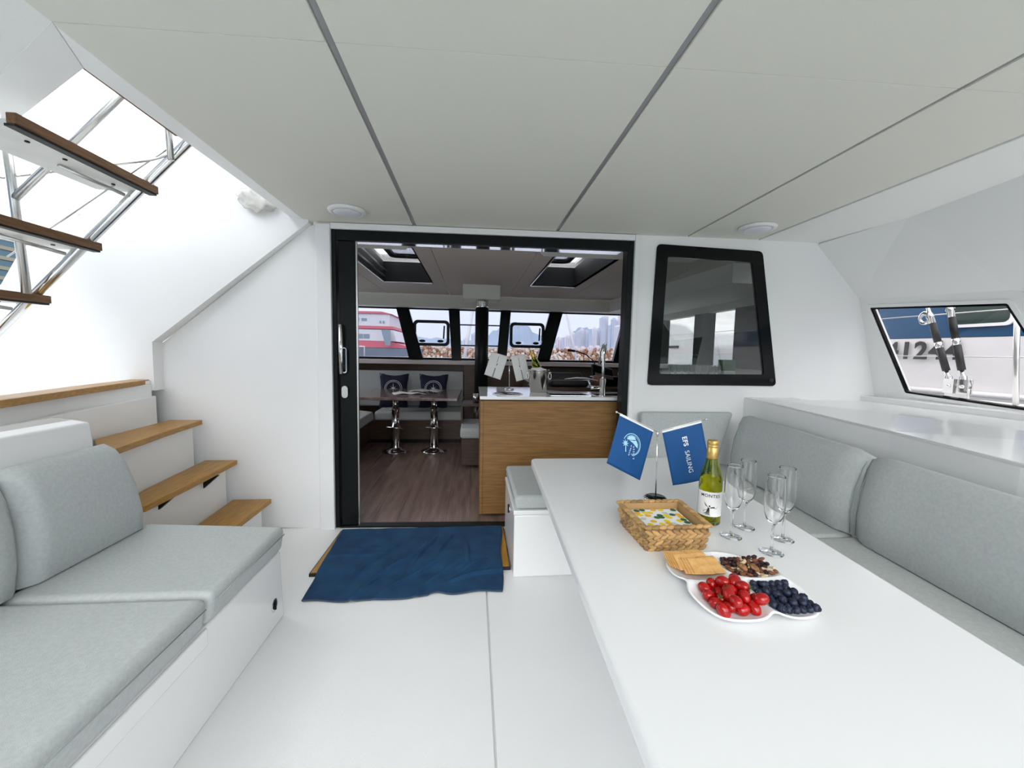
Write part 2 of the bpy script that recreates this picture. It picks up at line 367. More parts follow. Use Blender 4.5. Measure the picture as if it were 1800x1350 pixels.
# ---- right hand cockpit side
wr = struct('wall_right', None, label='white cockpit side with the slanted side windows')
def wx(y, z): return 2.92-.017*(y-2.76)-.26*(z-1.76)
def wp(y, z, o=0): return Vector((wx(y, z)-o, y, z-o*.26))
obj('side_facet', MB().prism([(2.55, 2.775, 2.15), (2.61, 2.2, 2.17), (2.95, 1.92, 1.70), (2.92, 2.765, 1.757)], (.05, 0, .05)), gelm, wr)
obj('side_facet', MB().prism([(2.61, 2.2, 2.17), (2.51, 1.64, 2.17), (2.96, 1.5, 1.60), (2.95, 1.92, 1.70)], (.05, 0, .05)), gelm, wr)
obj('side_facet', MB().prism([(2.51, 1.64, 2.17), (2.48, -.5, 2.17), (2.97, -.5, 1.55), (2.96, 1.5, 1.60)], (.05, 0, .05)), gelm, wr)
W1 = [(2.685, 1.690), (1.937, 1.632), (1.70, 1.02), (2.523, 1.070)]      # (y, z): front-top, aft-top, aft-bottom, front-bottom
W2 = [(1.86, 1.66), (.6, 1.56), (.6, 1.03), (1.63, 1.03)]
def wpoly(L_): return obj('side_panel', MB().prism([wp(y, z) for y, z in L_], (.045, 0, .012)), gel, wr)
wpoly([(2.78, .95), (2.78, 1.77), (2.685, 1.690), (2.523, 1.07)])
wpoly([(2.78, 1.77), (1.92, 1.71), (1.937, 1.632), (2.685, 1.690)])
wpoly([(2.78, .95), (2.523, 1.07), (1.70, 1.02), (1.63, .95)])
wpoly([(1.92, 1.71), (1.86, 1.66), (1.63, 1.03), (1.63, .95), (1.70, 1.02), (1.937, 1.632)])
wpoly([(1.92, 1.71), (.6, 1.63), (.6, 1.56), (1.86, 1.66)])
wpoly([(1.63, .95), (1.63, 1.03), (.6, 1.03), (.6, .95)])
wpoly([(.6, 1.63), (.3, 1.61), (-.3, .95), (.6, .95)])
obj('ledge', MB().prism([(3.13, 2.775, 1.025), (3.00, 2.775, 1.025), (2.97, -1.4, 1.02), (3.13, -1.4, 1.02)], (0, 0, -.06)), gel, wr, bevel=.008)
for n_, Wp in (('window_2', W1), ('window_3', W2)):
    wn2 = struct(n_, None, label='slanted side window showing the blue and white boat' if n_ == 'window_2' else 'second side window at the right edge', cat='window')
    P = [wp(y, z) for y, z in Wp]; nrm = Vector((-1, 0, -.26)).normalized()
    obj('window_lip', ring([p+nrm*.008 for p in round_poly([q for q in inset(P, -.022)], .02)], [p+nrm*.008 for p in round_poly(P, .012)], -nrm*.012), gel, wn2)
    obj('window_seal', ring([p+nrm*.004 for p in round_poly(P, .012)], [p+nrm*.004 for p in round_poly(inset(P, .014), .01)], -nrm*.02), blackg, wn2)
    obj('window_pane', MB().prism([p-nrm*.006 for p in round_poly(inset(P, .008), .01)], -nrm*.005), glass_p, wn2)

# ---- coaming and storage shelf behind the settee
co = struct('trim_2', None, label='white moulded coaming behind the long settee')
E0 = [(2.06, 2.80, 1.0), (1.97, 1.65, .965), (1.90, 1.16, .95), (1.87, .3, .93), (1.85, -1.4, .92)]
mb = MB()
for a, b in zip(E0, E0[1:]):
    mb.hexa([(a[0], a[1], .3), (2.5, a[1], .3), (2.5, b[1], .3), (b[0], b[1], .3)], [a, (2.46, a[1], 1.0), (2.46, b[1], 1.0), b])
obj('coaming_body', mb, gel, co, bevel=.012)
obj('shelf_floor', MB().hexa([(2.46, -1.4, .9), (3.02, -1.4, .9), (3.02, 2.79, .9), (2.46, 2.79, .9)], [(2.46, -1.4, .985), (3.02, -1.4, .985), (3.02, 2.79, .985), (2.46, 2.79, .985)]), gel, co)

# ================================================================ STAIRS
# lower steps from the cockpit up to the side deck
st = thing('boarding_steps', 'white moulded steps with teak treads climbing to the side deck', 'steps', (-1.8, 2.4, 0))
def step_body(P, z1, name='riser_block'): return obj(name, MB().slab(P, -.01, z1), gelm, st, bevel=.006, seg=2)
step_body([(-1.47, 2.845), (-1.44, 2.02), (-1.62, 1.96), (-1.72, 2.845)], .205)
step_body([(-1.70, 2.85), (-1.66, 1.97), (-1.75, 1.93), (-1.92, 2.85)], .485)
step_body([(-1.90, 2.85), (-1.79, 2.08), (-1.90, 1.96), (-2.14, 2.85)], .768)
step_body([(-2.12, 2.849), (-1.98, 2.14), (-1.80, 1.52), (-3.2, 1.5), (-3.2, 2.849)], .965)
step_body([(-2.145, 2.849), (-2.02, 2.14), (-1.815, 1.52), (-3.2, 1.5), (-3.2, 2.849)], 1.045, 'deck_block')
def tread(P, z, name='tread'):
    t = obj(name, MB().slab(P, z-.032, z), teak, st, bevel=.003, seg=2)
    e = MB(); 
    for a, b in ((P[1], P[2]),): e.tube([(a[0]+.001, a[1], z-.017), (b[0]+.001, b[1], z-.017)], .004, 6)
    return t
tread([(-1.66, 2.848), (-1.405, 2.848), (-1.39, 2.05), (-1.60, 2.05)], .240)
t2 = tread([(-1.835, 2.855), (-1.625, 2.855), (-1.60, 2.45), (-1.585, 2.03), (-1.70, 2.00), (-1.775, 2.27)], .520)
tread([(-2.05, 2.86), (-1.845, 2.86), (-1.79, 2.45), (-1.715, 2.04), (-1.80, 2.05), (-1.995, 2.26)], .800)
tread([(-2.27, 2.846), (-2.155, 2.846), (-2.00, 2.26), (-1.81, 1.60), (-1.93, 1.58), (-2.14, 2.30)], 1.075, 'deck_edge_tread')
for y in (2.60, 2.22):
    b = obj('bracket', MB().prism([(-1.60, y, .487), (-1.70, y, .487), (-1.69, y, .405)], (0, .022, 0)), blackm, st)
deckt = struct('trim_3', MB().slab([(-2.15, 2.849), (-1.95, 1.6), (-3.3, 1.55), (-3.3, 2.849)], 1.046, 1.068), gel, label='white side deck beyond the teak edge')

# flybridge stairs
fs = thing('flybridge_stairs', 'open staircase with brown edged treads on polished tube climbing overhead', 'stairs', (-1.9, 1.95, 1.07))
sa = Vector((-2.45, 2.06, 1.09)); sb = Vector((-1.353, 2.06, 2.24)); dirv = (sb-sa)
obj('stringer_tube', MB().tube([sa, sa+dirv*.5, sb, sa+dirv*1.35], .021, 16), chrome, fs)
for k, (xe, ze, yn) in enumerate(((-1.525, 2.05, 1.52), (-1.785, 1.775, 1.55), (-2.02, 1.52, 1.55), (-2.26, 1.27, 1.55))):
    xo = xe-.25
    tr = obj('tread', MB().hexa([(xo, yn, ze-.035), (xe, yn, ze-.035), (xe, 2.09, ze-.035), (xo+.03, 2.06, ze-.035)], [(xo, yn, ze-.01), (xe, yn, ze-.01), (xe, 2.09, ze-.01), (xo+.03, 2.06, ze-.01)]), treadw, fs, bevel=.002, seg=1)
    obj('tread_nosing', MB().box(xe-.012, xe+.020, yn-.01, 2.10, ze-.03, ze+.006), teakd, tr, bevel=.003, seg=2)
    obj('rubber_strip', MB().box(xe-.018, xe+.014, yn-.01, 2.095, ze-.038, ze-.030), blackr, tr)
    for yy in (1.62, 1.75, 1.98): obj('bolt', MB().lathe([(.007, ze-.039), (.007, ze-.034)], 10, (xe-.06-.02*(yy > 1.9), yy, 0)), blackm, tr)
    obj('tread_support', MB().tube([(xe-.07, 2.02, ze-.065), (xe-.13, 1.80, ze-.040)], .008, 8), chromeb, tr)
# railing
rail = thing('stair_handrail', 'thin polished handrail posts and wires outboard of the flybridge stairs', 'handrail', (-2.0, 1.97, 1.53))
obj('post', MB().tube([(-1.975, 1.97, 1.52), (-2.006, 1.97, 2.12), (-2.03, 1.97, 2.5)], .016, 12), chromeb, rail)
obj('top_rail', MB().tube([(-2.0, 1.97, 1.92), (-1.588, 1.97, 2.343), (-1.15, 1.97, 2.80)], .015, 12), chromeb, rail)
obj('post', MB().tube([(-1.355, 1.97, 2.13), (-1.363, 1.97, 2.33), (-1.37, 1.97, 2.6)], .013, 12), chromeb, rail)
obj('wire', MB().tube([(-2.06, 1.99, 1.68), (-1.868, 1.99, 1.82), (-1.447, 1.99, 2.136), (-1.36, 1.99, 2.20)], .0035, 6), chromeb, rail)
obj('lower_rail', MB().tube([(-2.5, 2.05, 2.12), (-2.06, 2.0, 2.02), (-1.45, 1.97, 2.12), (-1.36, 1.97, 2.15)], .005, 6), chromeb, rail)
# plastic wrapped fitting on the wall above
lump = tag(obj('wrapped_fitting', MB().ell((-1.41, 2.80, 2.27), (.125, .05, .085), 26, 16, fn=lambda d: 1+.16*math.sin(9*d.x+5*d.z)*math.cos(7*d.z-4*d.y)), plast),
    'crumpled pale plastic wrapped fitting on the side wall above the steps', 'fitting')

# ================================================================ LEFT SOFA
def cushion(name, b, t, m=fab, bev=.03, label=None, cat=None, group=None, seam=None, seg=4, crown=0, angle=30):
    c = [sum((Vector(p)[i] for p in b))/4 for i in range(3)]
    r = thing(name, label, cat, (c[0], c[1], min(p[2] for p in b)), group) if label else None
    o = obj('cover', MB().hexa(b, t), m, r, bevel=bev, seg=seg, angle=angle)
    if seam: obj('piped_seam', MB().tube(seam, .0022, 6), pipem, r)
    return r
bench = thing('sofa_locker', 'white moulded locker base under the left hand sofa', 'bench', (-1.2, .6, 0))
obj('base', MB().prism([(-.905, 1.925, 0), (-.895, 1.88, .35), (-1.62, 1.88, .35), (-1.62, 1.925, 0)], (0, -3.3, 0)), gel, bench, bevel=.008)
obj('back_coaming', MB().prism([(-1.56, 1.82, .35), (-1.60, 1.80, .975), (-1.66, 1.80, .985), (-1.79, 1.86, .985), (-1.79, 1.88, .35)], (0, -3.2, 0)), gel, bench, bevel=.010)
obj('locker_lid', MB().box(-.8975, -.888, -.9, 1.36, .285, .348), gel, bench, bevel=.004, seg=2)
la = obj('latch', MB().lathe([(.030, -.002), (.030, .004), (.022, .006)], 20, (-.905, 1.826, .115), axis='x'), chrome, bench); la['label'] = 'round polished flush latch'
obj('latch_handle', MB().box(-.901, -.893, 1.822, 1.830, .095, .135).lathe([(.018, .005), (.018, .008)], 16, (-.905, 1.826, .115), axis='x'), blackm, la)
def seat_l(y0, y1, label, chamf=0):
    b = [(-.885, y0, .352), (-.885, y1, .352), (-1.52, y1+chamf, .352), (-1.52, y0, .352)]
    t = [(-.868, y0, .47), (-.868, y1, .47), (-1.52, y1+chamf, .475), (-1.52, y0, .475)]
    return cushion('seat_cushion', b, t, label=label, cat='cushion', group='seat cushions of the left sofa', seam=[(-.863, y0+.03, .440), (-.863, y1-.03, .440)], bev=.028)
seat_l(1.352, 1.885, 'pale grey sofa seat cushion nearest the steps on the left', .06)
seat_l(.50, 1.346, 'pale grey sofa seat cushion at the lower left, second from the steps')
seat_l(-.4, .494, 'pale grey sofa seat cushion closest to the viewer, mostly out of view')
def back_l(y0, y1, label, ends):
    b = [(-1.475, y0, .478), (-1.475, y1, .478), (-1.565, y1, .478), (-1.565, y0, .478)]
    t = [(-1.535, y0, .885), (-1.535, y1-ends, .885), (-1.60, y1-ends, .885), (-1.60, y0, .885)]
    r = thing('back_cushion', label, 'cushion', (-1.52, (y0+y1)/2, .478), 'back cushions of the left sofa')
    m_ = MB(); n = 8; prof = [(-1.575, .478), (-1.470, .478), (-1.452, .58), (-1.455, .70), (-1.475, .80), (-1.505, .862), (-1.545, .885), (-1.59, .87), (-1.60, .83)]
    ny = 14; vs = []
    for i in range(ny+1):
        y = y0+(y1-y0)*i/ny; u = min(1, (y-y0)/.05, (y1-y)/.05); u = max(0, u); kx = math.sqrt(max(0, 1-(1-u)**2))
        for px_, pz_ in prof:
            top = (pz_-.478)/.407
            yy = y - ends*top*((y-y0)/(y1-y0))**6
            vs.append((-1.575+(px_+1.575)*(.72+.28*kx), yy, pz_ - (1-kx)*.02*top))
    q = len(prof); fs_ = [(i*q+k, (i+1)*q+k, (i+1)*q+(k+1) % q, i*q+(k+1) % q) for i in range(ny) for k in range(q)]
    fs_ += [tuple(range(q)), tuple(ny*q+k for k in range(q))[::-1]]
    m_.add(vs, fs_, True); o = obj('cover', m_, fab, r, bevel=.006, seg=2, angle=50)
back_l(1.402, 1.90, 'grey rounded back cushion at the far end of the left sofa', .11)
back_l(.88, 1.396, 'grey back cushion cut by the left edge of the picture', 0)

# ================================================================ RIGHT SETTEE
base = thing('settee_locker', 'white moulded L shaped locker base under the right hand settee', 'bench', (1.2, 2.2, 0))
obj('front_base', MB().box(.245, 1.90, 2.17, 2.785, 0, .372), gel, base, bevel=.008)
obj('lid', MB().box(.240, 1.90, 2.165, 2.785, .375, .40), gel, base, bevel=.004)
obj('side_base', MB().hexa([(1.32, -1.3, 0), (1.9, -1.3, 0), (1.9, 2.165, 0), (1.32, 2.165, 0)], [(1.32, -1.3, .40), (1.9, -1.3, .40), (1.9, 2.165, .40), (1.32, 2.165, .40)]), gel, base, bevel=.008)
ll = obj('latch', MB().lathe([(.022, -.004), (.022, .003)], 16, (.240, 2.40, .315), axis='x'), chrome, base); ll['label'] = 'small dark and steel latch'
obj('latch_handle', MB().box(.228, .238, 2.39, 2.41, .295, .345), blackm, ll)
cushion('seat_cushion', [(.250, 2.175, .402), (1.10, 2.175, .402), (1.10, 2.79, .402), (.250, 2.79, .402)], [(.245, 2.165, .485), (1.10, 2.165, .485), (1.10, 2.79, .485), (.245, 2.79, .485)],
        label='grey seat cushion beside the doorway at the end of the white table', cat='cushion', group='seat cushions of the right settee', seam=[(.243, 2.20, .462), (.243, 2.77, .462)], bev=.022)
cushion('seat_cushion', [(1.105, 2.175, .402), (1.88, 2.175, .402), (1.98, 2.78, .402), (1.105, 2.78, .402)], [(1.105, 2.17, .49), (1.84, 2.17, .49), (1.92, 2.78, .49), (1.105, 2.78, .49)],
        label='grey corner seat cushion of the settee behind the flags and bottle', cat='cushion', group='seat cushions of the right settee', bev=.022)
def bx_(y): return 1.70+.12*(y-1.55)
def seat_r(y0, y1, label):
    cushion('seat_cushion', [(1.26, y0, .402), (bx_(y0)+.06, y0, .402), (bx_(y1)+.06, y1, .402), (1.26, y1, .402)],
        [(1.255, y0, .495), (bx_(y0)+.06, y0, .495), (bx_(y1)+.06, y1, .495), (1.255, y1, .495)], label=label, cat='cushion', group='seat cushions of the right settee', bev=.022)
seat_r(1.585, 2.160, 'grey settee seat cushion beyond the glasses, right of the table')
seat_r(.45, 1.578, 'long grey settee seat cushion along the right edge of the table')
seat_r(-.8, .443, 'grey settee seat cushion closest to the viewer on the right')
def back_r(y0, y1, label):
    r = thing('back_cushion', label, 'cushion', (bx_((y0+y1)/2)+.05, (y0+y1)/2, .497), 'back cushions of the right settee')
    prof = [(.00, .498), (-.008, .60), (.010, .72), (.042, .82), (.075, .868), (.108, .872), (.135, .84), (.13, .70), (.10, .498)]
    ny = 14; vs = []
    for i in range(ny+1):
        y = y0+(y1-y0)*i/ny; u = max(0, min(1, (y-y0)/.045, (y1-y)/.045)); kx = math.sqrt(max(0, 1-(1-u)**2)); lift = .018*max(0, (y-1.0))
        for a, z in prof:
            vs.append((bx_(y)+.135+(a-.135)*(.72+.28*kx), y, z+lift*(z-.498)/.37-(1-kx)*.02*(z-.498)/.37))
    q = len(prof); fs_ = [(i*q+k, (i+1)*q+k, (i+1)*q+(k+1) % q, i*q+(k+1) % q) for i in range(ny) for k in range(q)]
    fs_ += [tuple(range(q)), tuple(ny*q+k for k in range(q))[::-1]]
    obj('cover', MB().add(vs, fs_, True), fab, r, bevel=.005, seg=2, angle=50)
    for ye in (y0+.012, y1-.012):
        obj('piped_seam', MB().tube([(bx_(ye)+a+.004, ye, z) for a, z in ((.02, .51), (.012, .60), (.028, .72), (.058, .81), (.085, .855))], .0022, 6), pipem, r)
back_r(1.568, 2.60, 'long grey back cushion of the settee running to the bulkhead corner')
back_r(.50, 1.562, 'large grey back cushion of the settee at the right edge of the picture')
back_r(-.6, .494, 'grey settee back cushion closest to the viewer on the right')
cushion('back_cushion', [(1.225, 2.69, .492), (1.80, 2.69, .492), (1.84, 2.785, .492), (1.225, 2.785, .492)], [(1.225, 2.715, .888), (1.93, 2.715, .888), (1.95, 2.785, .888), (1.225, 2.785, .888)],
        label='short grey back cushion against the bulkhead under the dark window', cat='cushion', group='back cushions of the right settee', bev=.02)

# ================================================================ DINING TABLE
tb = thing('cockpit_table', 'large glossy white cockpit dining table on the right', 'table', (.75, 1.1, 0))
TP = [Vector(p) for p in ((.335, 2.19, .655), (.27, .50, .655), (.23, -.6, .655), (.99, -.6, .655), (1.09, .5, .655), (1.275, 2.19, .655))]
TP = round_poly(TP, .035, 6)
obj('tabletop', MB().prism(TP, (0, 0, .045)), tablem, tb, bevel=.012, seg=4, angle=60)
for y in (.25, 1.65):
    pl = obj('pedestal', MB().lathe([(.17, 0), (.17, .012), (.06, .03), (.045, .05), (.045, .62), (.12, .64), (.12, .654)], 28, (.85, y, .001)), chromeb, tb)

# ================================================================ TEAK STEP AND TOWEL
sp = thing('teak_threshold_step', 'low teak step board half hidden under the blue towel', 'step', (-.34, 2.5, 0))
obj('board', MB().box(-.915, .233, 2.26, 2.80, 0, .020), teak, sp, bevel=.003, seg=2)
obj('black_edging', MB().box(-.920, -.9155, 2.252, 2.80, 0, .018).box(-.920, .238, 2.250, 2.259, 0, .018).box(.2335, .238, 2.26, 2.80, 0, .018), blackr, sp)
def wr_(u, v):
    h_ = 0
    for (cu, cv, ang, ln, wd, am) in WR:
        dx, dy = (u-cu)*1.08, (v-cv)*.8; a = dx*math.cos(ang)+dy*math.sin(ang); b = -dx*math.sin(ang)+dy*math.cos(ang)+.03*math.sin(a*9)
        h_ += am*math.exp(-(b/wd)**2)*math.exp(-(a/ln)**4)
    return h_
WR = [(.55, .60, 1.45, .16, .007, .011), (.66, .66, 1.50, .14, .007, .010), (.80, .50, 1.9, .12, .008, .010), (.28, .45, 1.2, .22, .010, .012), (.40, .35, 1.05, .28, .012, .014), (.52, .25, .9, .22, .012, .013),
      (.90, .22, .45, .2, .010, .013), (.82, .30, .9, .12, .010, .010), (.70, .28, 1.15, .16, .011, .011), (.14, .52, .3, .12, .009, .009), (.2, .62, .25, .1, .009, .008), (.60, .12, 1.3, .10, .010, .009), (.30, .12, 1.2, .12, .010, .009)]
nx, ny = 150, 110; vs = []
for j in range(ny+1):
    for i in range(nx+1):
        u, v = i/nx, j/ny
        xl = -.862*(1-v)-.905*v; xr = .172*(1-v)+.215*v
        yf = 2.022-.02*math.sin(u*5)+.006*math.sin(u*23)+(.02 if u > .62 else 0)*math.exp(-((u-.66)/.05)**2); yb = 2.795
        xx = xl+(xr-xl)*u+.006*math.sin(v*9)*(1 if u > .98 else 0); yy = yf+(yb-yf)*v
        inside = 1/(1+math.exp(-(yy-2.245)/.012))
        vs.append((xx, yy, .006+.020*inside+wr_(u, v)*1.5+.0012*math.sin(u*31+v*17)))
fs_ = [(j*(nx+1)+i, j*(nx+1)+i+1, (j+1)*(nx+1)+i+1, (j+1)*(nx+1)+i) for j in range(ny) for i in range(nx)]
tw = thing('towel', 'wrinkled navy blue towel laid as a doormat before the saloon door', 'towel', (-.34, 2.4, .005))
to = obj('pile', MB().add(vs, fs_, True), towel, tw); mod_solid(to, .005, 1)
edge = [vs[i] for i in range(0, nx+1, 2)]+[vs[j*(nx+1)+nx] for j in range(2, ny+1, 2)]
obj('hem', MB().tube(edge, .0045, 6), hemm, tw)
obj('hem', MB().tube([vs[j*(nx+1)] for j in range(0, ny+1, 2)], .0045, 6), hemm, tw)

# ================================================================ COCKPIT CEILING LAMPS
for x, y, lab in ((-.795, 2.62, 'round white ceiling lamp left of the doorway'), (1.875, 2.52, 'round white ceiling lamp above the dark bulkhead window')):
    lm = thing('ceiling_lamp', lab, 'lamp', (x, y, 2.17), 'cockpit ceiling lamps')
    obj('rim', MB().lathe([(.112, 2.169), (.115, 2.162), (.108, 2.152), (.085, 2.147), (.082, 2.150)], 40, (x, y, 0)), lampw, lm)
    obj('lens', MB().lathe([(.084, 2.150), (.075, 2.146), (.04, 2.143), (.002, 2.142)], 40, (x, y, 0)), lens, lm)

# ================================================================ TABLE ITEMS
ZT = .7005
# flag stand
fg = thing('flag_stand', 'chrome table stand with two blue sailing flags', 'flag', (.765, 1.53, ZT))
bx, by = .765, 1.53
obj('base', MB().lathe([(.046, ZT), (.048, ZT+.004), (.046, ZT+.010), (.040, ZT+.012)], 36, (bx, by, 0)), chrome, fg)
obj('base_top', MB().lathe([(.040, ZT+.0125), (.038, ZT+.0145)], 36, (bx, by, 0)), blackg, fg)
ptop = Vector((.752, 1.515, .990))
obj('pole', MB().tube([(bx, by, ZT+.012), tuple(ptop)], .0026, 10), chrome, fg)
obj('pole_clamp', MB().tube([ptop-Vector((0, 0, .018)), ptop+Vector((0, 0, .004))], .005, 10), chrome, fg)
def rod(a, b, parent, m=chrome):
    o = obj('flag_arm', MB().tube([a, b], .0018, 8), m, parent); obj('ball_tip', MB().ell(b, (.0045,)*3, 10, 8), m, o); return o
lt, rt = Vector((.5645, 1.485, 1.076)), Vector((.9455, 1.495, 1.046))
rod(ptop, lt, fg); rod(ptop, rt, fg)
def flag(a, b, down, ln_in, ln_out, parent, m=bluem, curl=.012):
    """a: inner end of the hoist on the arm, b: outer end; cloth hangs along down"""
    a, b, dn = Vector(a), Vector(b), Vector(down).normalized(); nrm = (b-a).cross(dn).normalized()
    if nrm.y > 0: nrm = -nrm
    def P(u, v, lift=0):
        base_ = a.lerp(b, u); l = ln_in+(ln_out-ln_in)*u
        return base_+dn*l*v+nrm*(curl*math.sin(PI*u)*v*1.2-curl*.8*v*v*math.sin(2.2*u+.4)+lift)
    nn = 16; vs = [P(i/nn, j/nn) for j in range(nn+1) for i in range(nn+1)]
    fs = [(j*(nn+1)+i, j*(nn+1)+i+1, (j+1)*(nn+1)+i+1, (j+1)*(nn+1)+i) for j in range(nn) for i in range(nn)]
    o = obj('flag', MB().add(vs, fs, True), m, parent, recalc=False); mod_solid(o, .0007, 0)
    hh = [P(i/nn, v_, .0007) for v_ in (-.012, .035) for i in range(nn+1)]+[P(i/nn, v_, -.0007) for v_ in (.035, -.012) for i in range(nn+1)]
    q = nn+1; fs = [(r*q+i, r*q+i+1, ((r+1) % 4)*q+i+1, ((r+1) % 4)*q+i) for r in range(4) for i in range(nn)]
    obj('hoist_sleeve', MB().add(hh, fs, False), paperw, o)
    return o, P
li, lo = ptop.lerp(lt, .10), ptop.lerp(lt, .92)
fL, PL = flag(li, lo, Vector((-.045, 0, -.205)), .215, .205, fg)
ri, ro = ptop.lerp(rt, .09), ptop.lerp(rt, .90)
fR, PR = flag(ri, ro, Vector((.062, 0, -.235)), .238, .245, fg)
def print_on(P, mb, uvfn, m, parent, name, lift=.0012):
    """lay flat print (local x,y in 0..1 cloth space through uvfn) on a cloth"""
    vs = []
    for v in mb.v:
        u, t = uvfn(Vector(v)); vs.append(P(u, t, lift+v[2]*.2))
    m2 = MB(); m2.v = [tuple(v) for v in vs]; m2.f = mb.f; m2.sm = mb.sm; m2.mi = mb.mi
    return obj(name, m2, m, parent, recalc=False)
# right flag lettering: reads downwards
wR = (ro-ri).length; lR = .24
def rot_text(cx, cy_, W_, L_):      # text x axis runs down the cloth, text top faces the outer edge
    return lambda v: (cx+v.y/W_, cy_+v.x/L_)
t_ = text_mb('EFS', .027, 0, .0007, 1.08); print_on(PR, t_, rot_text(.50, .27, wR, lR), printwh, fR, 'printed_letters')
t_ = text_mb('SAILING', .0265, 0, -.0002, 1.0); print_on(PR, t_, rot_text(.49, .63, wR, lR), printwh, fR, 'printed_letters')
# left flag emblem: ring, sails, palm, script
def arc_strip(cx, cy_, r0, r1, a0, a1, n=26, ex=1.0, taper=False):
    m_ = MB(); vs = []
    for i in range(n+1):
        t = i/n; a = math.radians(a0+(a1-a0)*t); k = math.sin(PI*t) if taper else 1
        rm = (r0+r1)/2; hw = (r1-r0)/2*max(.15, k)
        for r in (rm-hw, rm+hw): vs.append((cx+r*math.cos(a)*ex, cy_+r*math.sin(a), 0))
    return m_.add(vs, [(2*i, 2*i+1, 2*i+3, 2*i+2) for i in range(n)])
wL = (lo-li).length; lL = .21
emb = MB(); EMS = 1.12
def addm(a, b): a.add(b.v, b.f)
addm(emb, arc_strip(0, 0, .036, .0385, -75, 170, taper=False)); addm(emb, arc_strip(.001, -.001, .0315, .033, -85, 150))
def sail(pts): emb.add([(x, y, 0) for x, y in pts], [tuple(range(len(pts)))])
sail([(-.026, .010), (-.020, .022), (-.008, .029), (.004, .029), (.012, .022), (.002, .017), (-.012, .012)])
sail([(-.014, .010), (.004, .015), (.014, .020), (.024, .010), (.027, -.004), (.018, -.001), (.004, .006)])
for k in range(8):
    a = math.radians(20+k*45); emb.add([(-.027, -.006, 0), (-.027+.006*math.cos(a-.35), -.006+.006*math.sin(a-.35), 0), (-.027+.015*math.cos(a), -.006+.015*math.sin(a), 0), (-.027+.006*math.cos(a+.35), -.006+.006*math.sin(a+.35), 0)], [(0, 1, 2, 3)])
emb.add([(-.027, -.008, 0), (-.024, -.008, 0), (-.016, -.034, 0), (-.020, -.034, 0)], [(0, 1, 2, 3)])
def flagL_uv(ang, cx, cy_):
    ca, sa_ = math.cos(ang)*1.12, math.sin(ang)*1.12
    # image-right on this cloth is toward the pole (u decreasing)
    return lambda v: (cx-(v.x*ca-v.y*sa_)/wL, cy_-(v.x*sa_+v.y*ca)/lL)
print_on(PL, emb, flagL_uv(math.radians(0), .50, .44), printw, fL, 'printed_emblem')
# two rows of illegible brush-script strokes under the sails
scr = MB(); rs = random.Random(3)
for row, (sx, n, sz) in enumerate(((.010, 6, .0075), (-.002, 7, .0040))):
    for k in range(n):
        cx_, cy_ = sx+rs.uniform(-.001, .001)+.002*k*(row == 0), .006-k*(.0078 if row == 0 else .0056)
        for q in range(3):
            a = rs.uniform(0, PI); l = sz*rs.uniform(.4, .62); dx, dy = l*math.cos(a), l*math.sin(a); w2 = .0009
            scr.add([(cx_-dx-w2, cy_-dy, 0), (cx_-dx, cy_-dy-w2, 0), (cx_+dx+w2, cy_+dy, 0), (cx_+dx, cy_+dy+w2, 0)], [(0, 1, 2, 3)])
print_on(PL, scr, flagL_uv(0, .50, .50), printwh, fL, 'printed_script')

# basket (slightly open topped, woven) with napkins
bk = thing('napkin_basket', 'rectangular woven basket holding patterned napkins on the white table', 'basket', (.62, 1.19, ZT))
def bq(x, y): return Vector((.0, 0, 0))
B0 = [Vector(p) for p in ((.540, 1.118, ZT), (.722, 1.118, ZT), (.735, 1.300, ZT), (.535, 1.300, ZT))]
B1 = [Vector(p) for p in ((.502, 1.078, ZT+.078), (.712, 1.092, ZT+.078), (.728, 1.300, ZT+.078), (.518, 1.288, ZT+.078))]
B1 = [B0[i]+Vector(((-.016, .010, .010, -.016)[i], (-.014, -.014, .012, .012)[i], .078)) for i in range(4)]
ins = lambda Q, d: inset(Q, d)
mb = MB(); b_in, t_in = inset(B0, .010), inset(B1, .010)
ring(inset(B0, .005), inset(B0, .011), (0, 0, .001), mb)
n4 = 4; a_, b_ = inset(B0, .006), inset(B1, .006); c_, d_ = inset(B1, .011), inset(B0, .011)
vs = a_+b_+c_+d_; fs = []
for i in range(4):
    j = (i+1) % 4; fs += [(i, j, 4+j, 4+i), (4+i, 4+j, 8+j, 8+i), (8+i, 8+j, 12+j, 12+i)]
fs += [(12, 13, 14, 15), (0, 3, 2, 1)]
obj('inner_wall', MB().add(vs, fs), strawd, bk)
strand_me = None
def strand(p, dirv_, tilt, nrm, ln=.0165, wd=.0072, th=.0052):
    global strand_me
    if strand_me is None:
        m_ = MB().ell((0, 0, 0), (1, 1, 1), 8, 6, fn=lambda d: 1+.08*abs(d.x)); strand_me = mesh_from(m_, 'strand', straw)
    o = bpy.data.objects.new('strand', strand_me); C.objects.link(o); o.parent = bk
    x = dirv_.normalized(); z = nrm.normalized(); y = z.cross(x).normalized(); z = x.cross(y)
    R_ = Matrix((x, y, z)).transposed() @ Matrix.Rotation(tilt, 3, 'Z')
    R4 = R_.to_4x4() @ Matrix.Diagonal((ln, wd, th, 1)); R4.translation = p-bk.location
    o.matrix_local = R4; return o
cnt = 0
